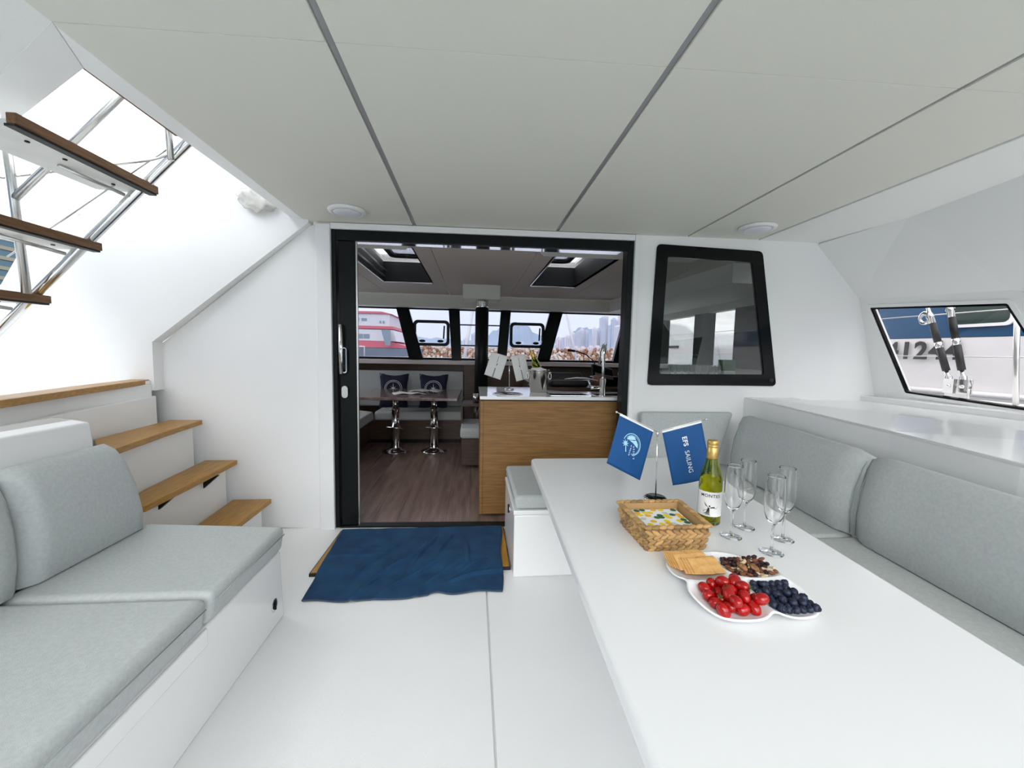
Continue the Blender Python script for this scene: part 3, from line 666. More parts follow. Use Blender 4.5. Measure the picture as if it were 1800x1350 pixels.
for lvl in range(4):
    zt = (.011+.0215*lvl)/.078 if lvl < 3 else 1.0
    Q = [B0[i].lerp(B1[i], min(1, zt)) for i in range(4)]
    for i in range(4):
        a, b = Q[i], Q[(i+1) % 4]; e_ = (b-a); Ls = e_.length; n_ = int(Ls/.0215)
        out_n = Vector((e_.y, -e_.x, 0)).normalized()
        for k in range(n_):
            p = a+e_*((k+.5)/n_)
            if lvl < 3:
                strand(p+Vector((0, 0, .0052)), e_, -.55, out_n); strand(p+Vector((0, 0, -.0052))+e_.normalized()*.006, e_, .55, out_n); cnt += 2
            else:
                strand(p+Vector((0, 0, .002)), e_, .35, Vector((0, 0, 1)), ln=.0165, wd=.0085, th=.006); cnt += 1
# napkins
NQ = [Vector((p.x, p.y, ZT+.012)) for p in inset(B0, .016)]
nc = sum(NQ, Vector())/4
for k in range(3):
    z0 = ZT+.008+.0185*k
    L_ = [nc+(Vector((p.x, p.y, z0))-nc)*1.0 for p in NQ]; L_ = [Vector((p.x, p.y, z0)) for p in L_]
    nk = tag(obj('paper_napkin', MB().hexa(L_, [p+Vector((0, 0, .0175)) for p in L_]), paperw, None, bevel=.002, seg=1),
        ['folded white paper napkin at the bottom of the basket stack', 'folded white paper napkin in the middle of the basket stack', 'top paper napkin in the basket, printed with yellow and green dots'][k], 'napkin', 'paper napkins in the basket')
ztop = ZT+.008+.0185*2+.0177
cols_ = {'yellow_dots': ((.85, .62, .02), []), 'orange_dots': ((.85, .45, .02), []), 'dark_green_dots': ((.03, .12, .045), []), 'grey_dots': ((.55, .58, .56), [])}
lay = ['gg.oy.G', 'oyy.s..', 'yo.GyGo', 's.GGy.o', '.o.y.yG', 'y.yos.Gy', 'oy.oyG.y']
key = {'g': 'dark_green_dots', 'G': 'dark_green_dots', 'o': 'orange_dots', 'y': 'yellow_dots', 's': 'grey_dots'}
rd = random.Random(5); A, B_, Cc, D_ = [Vector((p.x, p.y, ztop)) for p in NQ]
for r_ in range(7):
    for c_i in range(7):
        ch = lay[6-r_][c_i] if c_i < len(lay[6-r_]) else '.'
        if ch == '.': continue
        u, v = (c_i+.5+rd.uniform(-.2, .2))/7, (r_+.5+rd.uniform(-.2, .2))/7
        u = min(.93, max(.07, u)); v = min(.93, max(.07, v))
        p = A.lerp(B_, u).lerp(D_.lerp(Cc, u), v); cols_[key[ch]][1].append(p)
for nm, (col, pts) in cols_.items():
    mk_ = mat('ink_'+nm, col, .7)
    for i_, p in enumerate(pts):
        m_ = MB()
        zz = .0004+.00004*i_+(.0006 if 'green' in nm else .0003 if 'orange' in nm else 0)
        m_.add([(p.x+.0102*math.cos(2*PI*k/18), p.y+.0102*math.sin(2*PI*k/18), p.z+zz) for k in range(18)], [tuple(range(18))])
        obj('printed_dot', m_, mk_, nk, recalc=False)

# wine bottle on the table
def bottle(name, label, x, y, z, lab=True, cat='bottle'):
    t = thing(name, label, cat, (x, y, z))
    prof = [(.002, .004), (.028, .002), (.0365, .004), (.0385, .010), (.0385, .150), (.0375, .165), (.0345, .183), (.0290, .203), (.0230, .222), (.0185, .240), (.0170, .252), (.0160, .290)]
    inner = [(r-.003, h_) for r, h_ in prof[::-1] if h_ > .012]+[(.030, .012), (.002, .022)]
    obj('glass_body', MB().lathe([(r, z+h_) for r, h_ in prof+inner], 40, (x, y, 0), cap=False), botg, t)
    wp_ = [(.002, .0215), (.030, .0135), (.0352, .015), (.0352, .150), (.0340, .165), (.0318, .178), (.002, .178)]
    obj('wine', MB().lathe([(r, z+h_) for r, h_ in wp_], 40, (x, y, 0), cap=False), winem, t)
    obj('screw_cap', MB().lathe([(.0182, z+.236), (.0188, z+.237), (.0186, z+.277), (.0176, z+.278), (.0188, z+.280), (.0188, z+.286), (.0181, z+.287), (.0188, z+.288), (.0188, z+.300), (.0172, z+.303), (.001, z+.3035)], 32, (x, y, 0)), capm, t)
    return t
wb = bottle('wine_bottle', 'opened white wine bottle with gold cap and angel label by the flags', .857, 1.305, ZT)
lx, ly = .857, 1.305
face = math.atan2(0-ly, .12-lx)      # the label faces the viewer's side
def cyl(r): return lambda v: Vector((lx+r*math.cos(face+v.x/r), ly+r*math.sin(face+v.x/r), ZT+v.y))
R_ = .0389; vs = []; n_ = 24
for j in range(5):
    for i in range(n_+1): vs.append((-.052+.104*i/n_, .036+.088*j/4 + (0.004*math.cos((i/n_-.5)*PI) if j == 4 else 0)*0, 0))
m_ = MB().add([cyl(R_)(Vector(v)) for v in vs], [(j*(n_+1)+i, j*(n_+1)+i+1, (j+1)*(n_+1)+i+1, (j+1)*(n_+1)+i) for j in range(4) for i in range(n_)], True)
lb = obj('paper_label', m_, paperw, wb, recalc=False)
def lab_print(mb, nm, off, m=printk):
    m2 = MB(); m2.v = [tuple(cyl(R_+.0004)(Vector((v[0]+off[0], v[1]+off[1], 0)))) for v in mb.v]; m2.f = mb.f; m2.sm = mb.sm; m2.mi = mb.mi
    return obj(nm, m2, m, lb, recalc=False)
lab_print(text_mb('MONTES', .0155, 0, .0002, 1.12), 'printed_name', (0, .110))
ang = MB()
def stroke(pts, w0, w1=None):
    w1 = w0 if w1 is None else w1; vs = []; n = len(pts)
    for i, (x, y) in enumerate(pts):
        a = Vector(pts[min(i+1, n-1)])-Vector(pts[max(i-1, 0)]); a.normalize(); w_ = w0+(w1-w0)*i/(n-1)
        vs += [(x-a.y*w_, y+a.x*w_, 0), (x+a.y*w_, y-a.x*w_, 0)]
    ang.add(vs, [(2*i, 2*i+1, 2*i+3, 2*i+2) for i in range(n-1)])
for k in range(7):     # left wing raised, right wing spread
    f_ = k/6; stroke([(-.004, .074+.002*f_), (-.011, .083-.004*f_), (-.018+.004*f_, .094-.012*f_)], .0006, .0002)
    stroke([(.003, .075-.002*f_), (.014, .078-.004*f_), (.030-.006*f_, .081-.011*f_)], .0007, .0002)
for k in range(9):     # robe
    f_ = k/8; stroke([(-.002+.004*f_-.002, .074), (-.008+.008*f_, .062), (-.014+.016*f_, .046)], .0006, .0004)
stroke([(-.020, .056), (-.016, .063), (-.008, .066), (-.003, .060)], .0008, .0005); stroke([(-.019, .049), (-.012, .055), (-.004, .052), (.004, .046)], .0010, .0005)
ang.add([(.0005+.0028*math.cos(k*PI/6), .0795+.0032*math.sin(k*PI/6), 0) for k in range(12)], [tuple(range(12))])
lab_print(ang, 'printed_angel', (-.002, -.006))

# champagne flutes
fprof = [(.0325, .000), (.033, .0012), (.028, .0026), (.012, .0050), (.0048, .010), (.0036, .022), (.0034, .060), (.0040, .080), (.0065, .088), (.013, .096), (.021, .108), (.0262, .125), (.0285, .145), (.0284, .175), (.0265, .210), (.0241, .2395), (.0238, .2424), (.0234, .2430)]
fin = [(.0231, .2430), (.0228, .2424), (.0230, .2395), (.0254, .210), (.0273, .175), (.0274, .145), (.0250, .126), (.0195, .110), (.011, .100), (.003, .097)]
fme = None
for (x, y, lab) in ((.868, 1.195, 'empty champagne flute next to the wine bottle, front left of the four'), (.962, 1.258, 'empty champagne flute directly behind the bottle side glass, farthest of the four'),
                    (.925, 1.085, 'empty champagne flute closest to the blueberries, front right of the four'), (1.030, 1.165, 'empty champagne flute nearest the settee, rearmost right of the four')):
    t = thing('champagne_flute', lab, 'glass', (x, y, ZT), 'champagne flutes on the table')
    if fme is None:
        o = obj('bowl_and_stem', MB().lathe([(r, ZT+h_) for r, h_ in fprof+fin], 36, (x, y, 0), cap=True), flute, t); fme = o.data
    else:
        o = bpy.data.objects.new('bowl_and_stem', fme); C.objects.link(o); o.parent = t

# four-part plate
PX, PY, PA = .685, .915, .150
pl = thing('serving_plate', 'white scalloped four part porcelain plate with snacks', 'plate', (PX, PY, ZT))
nr, na = 26, 96; vs = []
def rim(a):
    c, s = math.cos(a), math.sin(a); base_ = 1/max(abs(c), abs(s)); sq = (abs(c)**3.2+abs(s)**3.2)**(-1/3.2)
    notch = math.exp(-((min(abs(c), abs(s)))/.16)**2)
    return PA*(sq*.93+.07*base_-.10*notch)
def pz(x, y):
    s, t = min(1.2, abs(x)/PA), min(1.2, abs(y)/PA)
    return ZT+.006+.016*min(1.3, (abs(s-.52)/.5)**3+(abs(t-.52)/.5)**3)
for i in range(nr+1):
    for k in range(na):
        a = 2*PI*k/na; r = rim(a)*i/nr; x, y = r*math.cos(a), r*math.sin(a); vs.append((PX+x, PY+y, pz(x, y)))
fs = [(i*na+k, i*na+(k+1) % na, (i+1)*na+(k+1) % na, (i+1)*na+k) for i in range(nr) for k in range(na)]
po = obj('dish', MB().add(vs, fs, True), china, pl); mod_solid(po, .0042, 0)
# heaps: settle spheres in each compartment
def settle(n, r, cx, cy_, hw, hh, seed, fl=.0, iters=260):
    R = random.Random(seed); P = [Vector((cx+R.uniform(-hw, hw)*.9, cy_+R.uniform(-hh, hh)*.9, ZT+.02+R.uniform(0, .09))) for _ in range(n)]
    for it in range(iters):
        for p in P:
            p.z -= .0010
            q = math.sqrt(((p.x-cx)/hw)**2+((p.y-cy_)/hh)**2)
            p.x += (cx-p.x)*.002; p.y += (cy_-p.y)*.002
        for _ in range(2):
            for i in range(n):
                for j in range(i+1, n):
                    d_ = P[j]-P[i]; l = d_.length
                    if l < 2*r*.95 and l > 1e-6:
                        c_ = d_*((2*r*.95-l)/l*.5); P[i] -= c_; P[j] += c_
            for p in P:
                g = pz(p.x-PX, p.y-PY)+r*.95+fl
                if p.z < g: p.z = g
                if abs(p.x-cx) > hw: p.x = cx+math.copysign(hw, p.x-cx)
                if abs(p.y-cy_) > hh: p.y = cy_+math.copysign(hh, p.y-cy_)
    return P
rt_ = random.Random(11)
# tomatoes
Pt = settle(25, .0146, .622, .847, .046, .046, 4)
tm = [mesh_from(MB().ell((0, 0, 0), (.0135, .0135, .0175), 18, 12, fn=lambda d: 1-.04*max(0, d.z)**4), 'tomato_skin', tomm)]
cal = MB()
for k in range(6):
    a = k*PI/3; cal.add([(0, 0, .0178), (.0035*math.cos(a-.4), .0035*math.sin(a-.4), .0180), (.0095*math.cos(a), .0095*math.sin(a), .0200), (.0035*math.cos(a+.4), .0035*math.sin(a+.4), .0180)], [(0, 1, 2, 3)])
cal.tube([(0, 0, .017), (.001, 0, .023)], .0012, 5); calm = mesh_from(cal, 'calyx', greenm)
for i, p in enumerate(Pt):
    o = bpy.data.objects.new('cherry_tomato', tm[0]); C.objects.link(o); o.location = p
    o.rotation_euler = (rt_.choice((1, -1))*rt_.uniform(.5, 1.5), rt_.uniform(-.6, .6), rt_.uniform(0, 6.28)); o.scale = (rt_.uniform(.94, 1.06),)*3
    tag(o, 'glossy red cherry tomato heaped on the front left of the white plate', 'tomato', 'cherry tomatoes on the plate')
    if i % 3 == 0:
        c = bpy.data.objects.new('calyx', calm); C.objects.link(c); c.parent = o
# blueberries
bme = mesh_from(MB().ell((0, 0, 0), (.0098, .0098, .0088), 14, 10, fn=lambda d: 1-.10*max(0, d.z)**8), 'berry_skin', berry)
bc = MB().lathe([(.0042, .0078), (.0046, .0092), (.0030, .0088), (.0022, .0076)], 8); bcm = mesh_from(bc, 'crown', berryc)
Pb = settle(52, .0092, .757, .845, .047, .047, 9)
for p in Pb:
    o = bpy.data.objects.new('blueberry', bme); C.objects.link(o); o.location = p; o.rotation_euler = (rt_.uniform(-1.3, 1.3), rt_.uniform(-1.3, 1.3), 0); o.scale = (rt_.uniform(.92, 1.08),)*3
    tag(o, 'dark blueberry heaped on the front right of the white plate', 'blueberry', 'blueberries on the plate')
    c = bpy.data.objects.new('crown', bcm); C.objects.link(c); c.parent = o
# nuts and raisins
alm = mesh_from(MB().ell((0, 0, 0), (.0115, .0066, .0045), 12, 8, fn=lambda d: 1-.18*max(0, d.x)), 'almond_kernel', almond)
csm = MB().tube([(.009*math.cos(a), .009*math.sin(a), 0) for a in [math.radians(q) for q in range(-80, 81, 20)]], [.0015, .0034, .0042, .0045, .0046, .0044, .0040, .0030, .0012], 8); csm = mesh_from(csm, 'cashew_kernel', cashew)
wal = mesh_from(MB().ell((0, 0, 0), (.0165, .0125, .0075), 26, 16, fn=lambda d: 1+.13*math.sin(11*d.x+3*math.sin(6*d.y))*math.cos(10*d.y)-.14*math.exp(-(d.y/.12)**2)), 'walnut_kernel', walnutk)
rai = mesh_from(MB().ell((0, 0, 0), (.0085, .0058, .0050), 12, 8, fn=lambda d: 1+.12*math.sin(9*d.x+4*d.z)), 'raisin_skin', raisin)
Pn = settle(74, .0074, .768, .985, .060, .044, 21)
order = sorted(range(74), key=lambda i: -Pn[i].z)
kinds = ['w' if k in (1, 9) else ('a', 'r', 'c', 'r', 'a', 'r', 'r', 'a', 'c', 'r')[k % 10] for k in range(74)]
for k, i in enumerate(order):
    kd = kinds[k]; p = Pn[i]
    me_, nm, lab, grp = {'a': (alm, 'almond', 'brown almond in the nut mix at the back right of the plate', 'almonds on the plate'), 'c': (csm, 'cashew', 'cream cashew in the nut mix at the back right of the plate', 'cashews on the plate'),
        'w': (wal, 'walnut', 'wrinkled walnut half on top of the nut mix, %s' % ('the higher one' if k == 1 else 'the lower one'), 'walnuts on the plate'), 'r': (rai, 'raisin', 'dark raisin in the nut mix at the back right of the plate', 'raisins on the plate')}[kd]
    o = bpy.data.objects.new(nm, me_); C.objects.link(o); o.location = p+Vector((0, 0, .002)) if kd == 'w' else p
    o.rotation_euler = (rt_.uniform(-.5, .5), rt_.uniform(-.5, .5), rt_.uniform(0, 6.28)); tag(o, lab, nm, grp)
# crackers: four leaning fans
ck = MB().box(-.0265, .0265, -.0265, .0265, -.0017, .0017); ckm = mesh_from(ck, 'biscuit', crackm, bevel=.0012, seg=2)
lab = {0: 'square golden cracker in the back left fan on the plate', 1: 'square golden cracker in the back right fan on the plate', 2: 'square golden cracker in the front left fan on the plate', 3: 'square golden cracker in the front right fan on the plate'}
for col, (cx, cy_, n, dx, dy, tilt, rz) in enumerate(((.578, 1.022, 5, .0030, -.0085, .34, -.05), (.638, 1.026, 5, -.001, -.0085, .34, .05), (.598, .972, 4, .0055, -.0045, .30, -.08), (.655, .978, 3, -.003, -.0075, .30, .04))):
    for k in range(n):
        o = bpy.data.objects.new('cracker', ckm); C.objects.link(o); z = ZT+.026+.0020*k+(.006 if col > 1 else 0)
        o.location = (cx+dx*k, cy_+dy*k, z); o.rotation_euler = (tilt*1.0, rt_.uniform(-.02, .02), rz+rt_.uniform(-.03, .03))
        tag(o, ('top ' if k == n-1 else 'rearmost ' if k == 0 else '')+lab[col], 'cracker', 'crackers on the plate')

# ================================================================ SALOON
sf = struct('floor', None, label='brown wood plank saloon floor')
rp_ = random.Random(2); xx = -2.6
while xx < 3.0:
    wdt = .185
    for (y0, y1) in ((2.90, 4.3), (4.3, 6.25)):
        sh = rp_.uniform(-.4, .4); ya, yb_ = y0+(sh if y0 > 3 else 0), y1+(0 if y1 > 6 else sh)
    cut = 4.3+rp_.uniform(-1, 1)
    for ya, yb_ in ((2.90, cut-.001), (cut+.001, 6.25)):
        obj('plank', MB().box(xx, xx+wdt-.0015, ya, yb_, -.012, 0), woodf, sf, bevel=.001, seg=1)
    xx += wdt
obj('sub_floor', MB().box(-2.7, 3.2, 2.90, 6.35, -.08, -.013), walnut, sf)
# ceiling with hatch wells
sc = struct('ceiling', None, label='taupe panelled saloon ceiling with two skylight wells')
def cpan(x0, x1, hole=None, y0=3.06, y1=6.06, z0=2.15, z1=2.17):
    g = .004; x0 += g; x1 -= g; m_ = MB()
    if not hole: m_.box(x0, x1, y0, y1, z0, z1)
    else:
        hx0, hx1, hy0, hy1 = hole
        m_.box(x0, hx0, y0, y1, z0, z1).box(hx1, x1, y0, y1, z0, z1).box(hx0, hx1, y0, hy0, z0, z1).box(hx0, hx1, hy1, y1, z0, z1)
    obj('ceiling_panel', m_, saloonc, sc)
H1, H2 = (-1.12, -.52, 3.40, 5.10), (.70, 1.28, 3.40, 5.03)
cpan(-2.7, -1.28); cpan(-1.28, -.36, H1); cpan(-.36, .53); cpan(.53, 1.43, H2); cpan(1.43, 3.15)
for nm, (a, b, c, d_) in (('left', H1), ('right', H2)):
    hw = struct('trim_4' if nm == 'left' else 'trim_5', None, label='black lined skylight well in the saloon ceiling, %s of the two' % nm)
    obj('well_lining', MB().box(a-.012, a, c, d_, 2.15, 2.402).box(b, b+.012, c, d_, 2.15, 2.402).box(a-.012, b+.012, d_, d_+.012, 2.15, 2.402).box(a-.012, b+.012, c-.012, c, 2.15, 2.402), blackr, hw)
    obj('track', MB().box(a, b, d_-.03, d_, 2.146, 2.156).box(a, a+.012, c, d_, 2.146, 2.156), chromeb, hw)
    obj('inner_rim', MB().box(a+.02, a+.03, c, d_-.05, 2.20, 2.22).box(a+.045, a+.055, c, d_-.05, 2.26, 2.28), chromeb, hw)
    cx0, cx1 = (a+.10, b-.01) if nm == 'left' else (a+.01, b-.10)
    P = [Vector(((cx0+cx1)/2+u, (c+d_)/2+v-.03, 2.40)) for u, v in roundrect(cx1-cx0-.06, d_-c-.34, .09)]
    Q = [Vector(((cx0+cx1)/2+u, (c+d_)/2+v-.03, 2.40)) for u, v in roundrect(cx1-cx0-.18, d_-c-.56, .06)]
    O = [Vector(((a+b)/2+u, (c+d_)/2+v, 2.40)) for u, v in roundrect(b-a+.02, d_-c+.02, .004)]
    obj('hatch_surround', ring(O, P, (0, 0, .006)), glass_c, hw)
    obj('hatch_frame', ring(P, Q, (0, 0, .03)), blackr, hw)
    obj('hatch_glass', MB().prism([p+Vector((0, 0, .015)) for p in Q], (0, 0, .006)), glass_w, hw)
    kx = (cx0+cx1)/2; obj('hatch_knob', MB().lathe([(.02, 2.398), (.024, 2.38), (.012, 2.37)], 12, (kx, d_-.36, 0)), blackr, hw)
for nm, P in (('left', [(-1.9, 3.06), (-.44, 3.06), (-.56, 3.36), (-1.9, 3.36)]), ('right', [(.45, 3.06), (1.9, 3.06), (1.9, 3.36), (.58, 3.36)])):
    vl = tag(obj('blind_cover', MB().slab(P, 2.122, 2.142), saloonb, None, bevel=.003, seg=1), 'pale hinged skylight cover panel at the saloon ceiling, %s one' % nm, 'panel')
# front wall of the saloon: sill, lower wall, beam, glazing
fw = struct('wall_front', None, label='front wall of the saloon with the windscreen')
obj('lower_wall', MB().box(-2.7, 3.2, 6.20, 6.30, 0, 1.10), walnut, fw)
obj('window_sill', MB().box(-2.7, 3.1, 5.98, 6.34, 1.105, 1.165), mat('pale_pinkish_sill', (.75, .66, .64), .4, var=.12, vscale=3), fw, bevel=.004)
obj('header_beam', MB().box(-2.7, 3.1, 6.07, 6.30, 1.965, 2.17), saloonb, fw, bevel=.004)
obj('header_beam', MB().hexa([(2.12, 6.07, 1.97), (3.1, 6.07, 1.97), (3.1, 3.4, 1.97), (2.32, 3.4, 1.97)], [(2.12, 6.07, 2.15), (3.1, 6.07, 2.15), (3.1, 3.4, 2.15), (2.32, 3.4, 2.15)]), saloonb, fw, bevel=.004)
obj('black_rail', MB().box(-2.7, 3.1, 6.28, 6.33, 1.165, 1.20).box(-2.7, 3.1, 6.28, 6.33, 1.945, 1.966), blackm, fw)
wsn = struct('window_4', None, label='raked windscreen with black mullions', cat='window')
def mull(xt0, xt1, xb0, xb1, y=6.29):
    obj('mullion', MB().hexa([(xb0, y-.06, 1.165), (xb1, y-.06, 1.165), (xb1, y+.03, 1.165), (xb0, y+.03, 1.165)], [(xt0, y-.06, 1.965), (xt1, y-.06, 1.965), (xt1, y+.03, 1.965), (xt0, y+.03, 1.965)]), blackg, wsn, bevel=.008)
mull(-1.19, -1.00, -.99, -.77); mull(-.39, -.22, -.335, -.185); mull(.425, .585, .37, .525); mull(1.21, 1.42, 1.01, 1.22); mull(2.45, 2.70, 2.27, 2.60)
mull(-2.3, -2.1, -2.1, -1.9)
obj('windscreen_glass', MB().box(-2.7, 3.1, 6.31, 6.316, 1.19, 1.95), glass_w, wsn)
for cx_ in (-.655, .855):
    P = [Vector((cx_+u, 6.27, 1.585+v)) for u, v in roundrect(.56, .40, .07)]; Q = [Vector((cx_+u, 6.27, 1.585+v)) for u, v in roundrect(.47, .31, .04)]
    hf = obj('opening_hatch', ring(P, Q, (0, .03, 0)), blackr, wsn, bevel=.004)
    obj('latch', MB().ell((cx_-.14, 6.26, 1.46), (.05, .02, .022), 12, 8).ell((cx_+.14, 6.26, 1.46), (.05, .02, .022), 12, 8), blackr, hf)
    obj('stay', MB().tube([(cx_+.20, 6.255, 1.70), (cx_+.19, 6.25, 1.50)], .012, 8), blackr, hf)
obj('outer_rail', MB().box(-.30, .50, 6.42, 6.44, 1.725, 1.745), blackm, wsn)
obj('outer_rail', MB().box(-.30, .50, 6.42, 6.44, 1.395, 1.415), blackm, wsn)
# port and starboard walls
struct('wall_left', MB().box(-2.72, -2.62, 2.95, 6.35, 0, 1.1).box(-2.72, -2.62, 2.95, 6.35, 1.95, 2.17).box(-2.72, -2.62, 2.95, 3.6, 1.1, 1.95), saloonb, label='port side wall of the saloon')
stw = struct('wall_right', None, label='starboard side wall of the saloon')
obj('lower_wall', MB().box(3.10, 3.2, 2.85, 6.35, -.05, 1.17), saloonb, stw)
obj('upper_wall', MB().box(3.10, 3.2, 2.85, 6.35, 1.88, 2.17), saloonb, stw)
obj('side_mullion', MB().box(3.08, 3.2, 4.98, 5.28, 1.17, 1.88), blackg, stw)
obj('side_mullion', MB().box(3.08, 3.2, 2.85, 4.42, 1.17, 1.88), blackg, stw)
obj('side_mullion', MB().box(3.08, 3.2, 6.20, 6.35, 1.17, 1.88), blackg, stw)
obj('side_glass', MB().box(3.14, 3.146, 4.4, 6.2, 1.17, 1.88), glass_p, stw)
# overhead roof so light only enters through openings
struct('trim_6', MB().box(-2.0, 3.3, 2.96, 3.35, 2.46, 2.5).box(-2.0, 3.3, 5.15, 6.5, 2.46, 2.5).box(-2.0, -1.15, 3.35, 5.15, 2.46, 2.5).box(-.50, .68, 3.35, 5.15, 2.46, 2.5).box(1.30, 3.3, 3.35, 5.15, 2.46, 2.5), gel, label='coachroof over the saloon')
# mast post and ceiling box
mp_ = thing('mast_post', 'black compression post with polished collar in the middle of the saloon', 'post', (.10, 5.1, 0))
obj('post', MB().lathe([(.085, .68), (.085, 1.86)], 28, (.105, 5.1, 0)), blackm, mp_)
obj('collar', MB().lathe([(.078, 1.86), (.082, 1.88), (.074, 1.92), (.085, 1.955), (.082, 1.965)], 28, (.105, 5.1, 0)), chrome, mp_)
obj('foot', MB().lathe([(.09, .45), (.09, .68)], 28, (.105, 5.1, 0)), chromeb, mp_)
obj('lower_post', MB().lathe([(.085, 0), (.085, .45)], 28, (.105, 5.1, 0)), blackm, mp_)
cb = tag(obj('ceiling_box', MB().box(-.14, .33, 5.02, 5.35, 1.968, 2.149), saloonb, None, bevel=.006), 'beige box on the saloon ceiling above the black post', 'box')
# settee in the saloon
ss = thing('saloon_settee', 'grey L shaped saloon settee behind the saloon table', 'settee', (-1, 5.8, 0))
obj('base', MB().box(-1.42, -.14, 5.56, 6.15, 0.06, .33).box(-2.3, -1.42, 3.2, 6.15, .06, .33), walnut, ss)
obj('plinth', MB().box(-2.3, -.18, 5.62, 6.15, 0, .06).box(-2.3, -1.48, 3.2, 6.15, 0, .06), blackm, ss)
obj('seat', MB().box(-1.345, -.145, 5.50, 6.10, .335, .46), fabd, ss, bevel=.03)
obj('seat', MB().hexa([(-2.3, 3.2, .335), (-1.35, 3.2, .335), (-1.35, 5.5, .335), (-2.3, 6.1, .335)], [(-2.3, 3.2, .46), (-1.35, 3.2, .46), (-1.35, 5.5, .46), (-2.3, 6.1, .46)]), fabd, ss, bevel=.03)
obj('backrest', MB().hexa([(-2.2, 6.04, .462), (-.145, 6.04, .462), (-.145, 6.16, .462), (-2.2, 6.16, .462)], [(-2.2, 6.08, 1.0), (-.145, 6.08, 1.0), (-.145, 6.16, 1.0), (-2.2, 6.16, 1.0)]), fabd, ss, bevel=.02)
obj('backrest', MB().hexa([(-2.3, 3.2, .462), (-2.18, 3.2, .462), (-2.18, 6.03, .462), (-2.3, 6.03, .462)], [(-2.3, 3.2, 1.0), (-2.22, 3.2, 1.0), (-2.22, 6.03, 1.0), (-2.3, 6.03, 1.0)]), fabd, ss, bevel=.02)
for cx_, lab in ((-1.165, 'navy compass rose pillow on the saloon settee, left one'), (-.585, 'navy compass rose pillow on the saloon settee, right one beside the post')):
    pw = thing('throw_pillow', lab, 'pillow', (cx_, 5.95, .46), 'compass rose pillows')
    vs = []; nn = 14
    for sgn in (1, -1):
        for j in range(nn+1):
            for i in range(nn+1):
                u, v = i/nn*2-1, j/nn*2-1; k = (1-u**4)*(1-v**4); pin = 1+.07*(abs(u*v))**1.5-.06*(1-abs(u*v))
                vs.append((cx_+u*.20*pin, 5.945+.03*v-sgn*.055*math.sqrt(max(0, k)), .70+v*.245*pin))
    q = nn+1; fs = [(s_*q*q+j*q+i, s_*q*q+j*q+i+1, s_*q*q+(j+1)*q+i+1, s_*q*q+(j+1)*q+i) for s_ in (0, 1) for j in range(nn) for i in range(nn)]
    pc = obj('cover', MB().add(vs, fs, True), navyp, pw)
    prn = MB()
    for r in (.105, .125): prn.tube([(cx_+r*math.cos(a), 5.885+.02*math.sin(a)+.008*(r > .11), .74+r*math.sin(a)) for a in [2*PI*k/28 for k in range(28)]], .0035, 5, closed=True)
    for k in range(8):
        a = PI/2+k*PI/4; l = .09 if k % 2 == 0 else .055
        prn.add([(cx_, 5.884, .74), (cx_+.014*math.cos(a-.5), 5.884, .74+.014*math.sin(a-.5)), (cx_+l*math.cos(a), 5.886, .74+l*math.sin(a)), (cx_+.014*math.cos(a+.5), 5.884, .74+.014*math.sin(a+.5))], [(0, 1, 2, 3)])
    obj('printed_compass', prn, printwh, pw, recalc=False)
    hb = [(cx_+u*.20*(1.01), 5.945+.03*v, .70+v*.245*1.01) for u, v in [(-1, -1), (0, -.94), (1, -1), (.94, 0), (1, 1), (0, .94), (-1, 1), (-.94, 0)]]
    obj('piping', MB().tube(hb, .005, 6, closed=True), fabd, pw)
# saloon table
sg = thing('saloon_table', 'square wood topped saloon table on two polished pedestals', 'table', (-.77, 5.2, 0))
TT = [(-1.35, 4.70), (-.18, 4.66), (-.16, 5.80), (-1.41, 5.80)]
obj('tabletop', MB().slab(TT, .715, .75), mat('satin_brown_laminate', (.30, .22, .20), .16, col2=(.20, .12, .10), vscale=3, stretch=(6, 1, 1), coat=.6), sg, bevel=.006)
for x in (-.985, -.495):
    p = obj('pedestal', MB().lathe([(.168, .001), (.165, .012), (.10, .035), (.06, .05), (.055, .06), (.055, .30), (.062, .305), (.062, .325), (.048, .33), (.048, .54), (.055, .545), (.055, .56), (.036, .565), (.036, .70), (.09, .705), (.09, .714)], 32, (x, 5.12, 0)), chrome, sg)
    obj('clamp_lever', MB().tube([(x-.10, 5.06, .325), (x+.10, 5.06, .315)], .010, 8).tube([(x-.06, 5.07, .552), (x+.02, 5.07, .552)], .007, 8), chrome, p)
for k, (x, y, a, lab) in enumerate(((-.82, 5.15, .3, 'open white leaflet on the saloon table'), (-.62, 5.25, -.25, 'grey folded brochure on the saloon table'))):
    m_ = MB(); vs = []
    for i in range(9):
        u = i/8*2-1
        for v in (-1, 1): vs.append((x+.20*u*math.cos(a)-.13*v*math.sin(a), y+.20*u*math.sin(a)+.13*v*math.cos(a), .752+.024*k+.016*math.exp(-((abs(u)-.45)/.3)**2)))
    m_.add(vs, [(2*i, 2*i+2, 2*i+3, 2*i+1) for i in range(8)], True); o = obj('leaflet', m_, [paperw, fabd][k], None); mod_solid(o, .002, 0); tag(o, lab, 'leaflet')
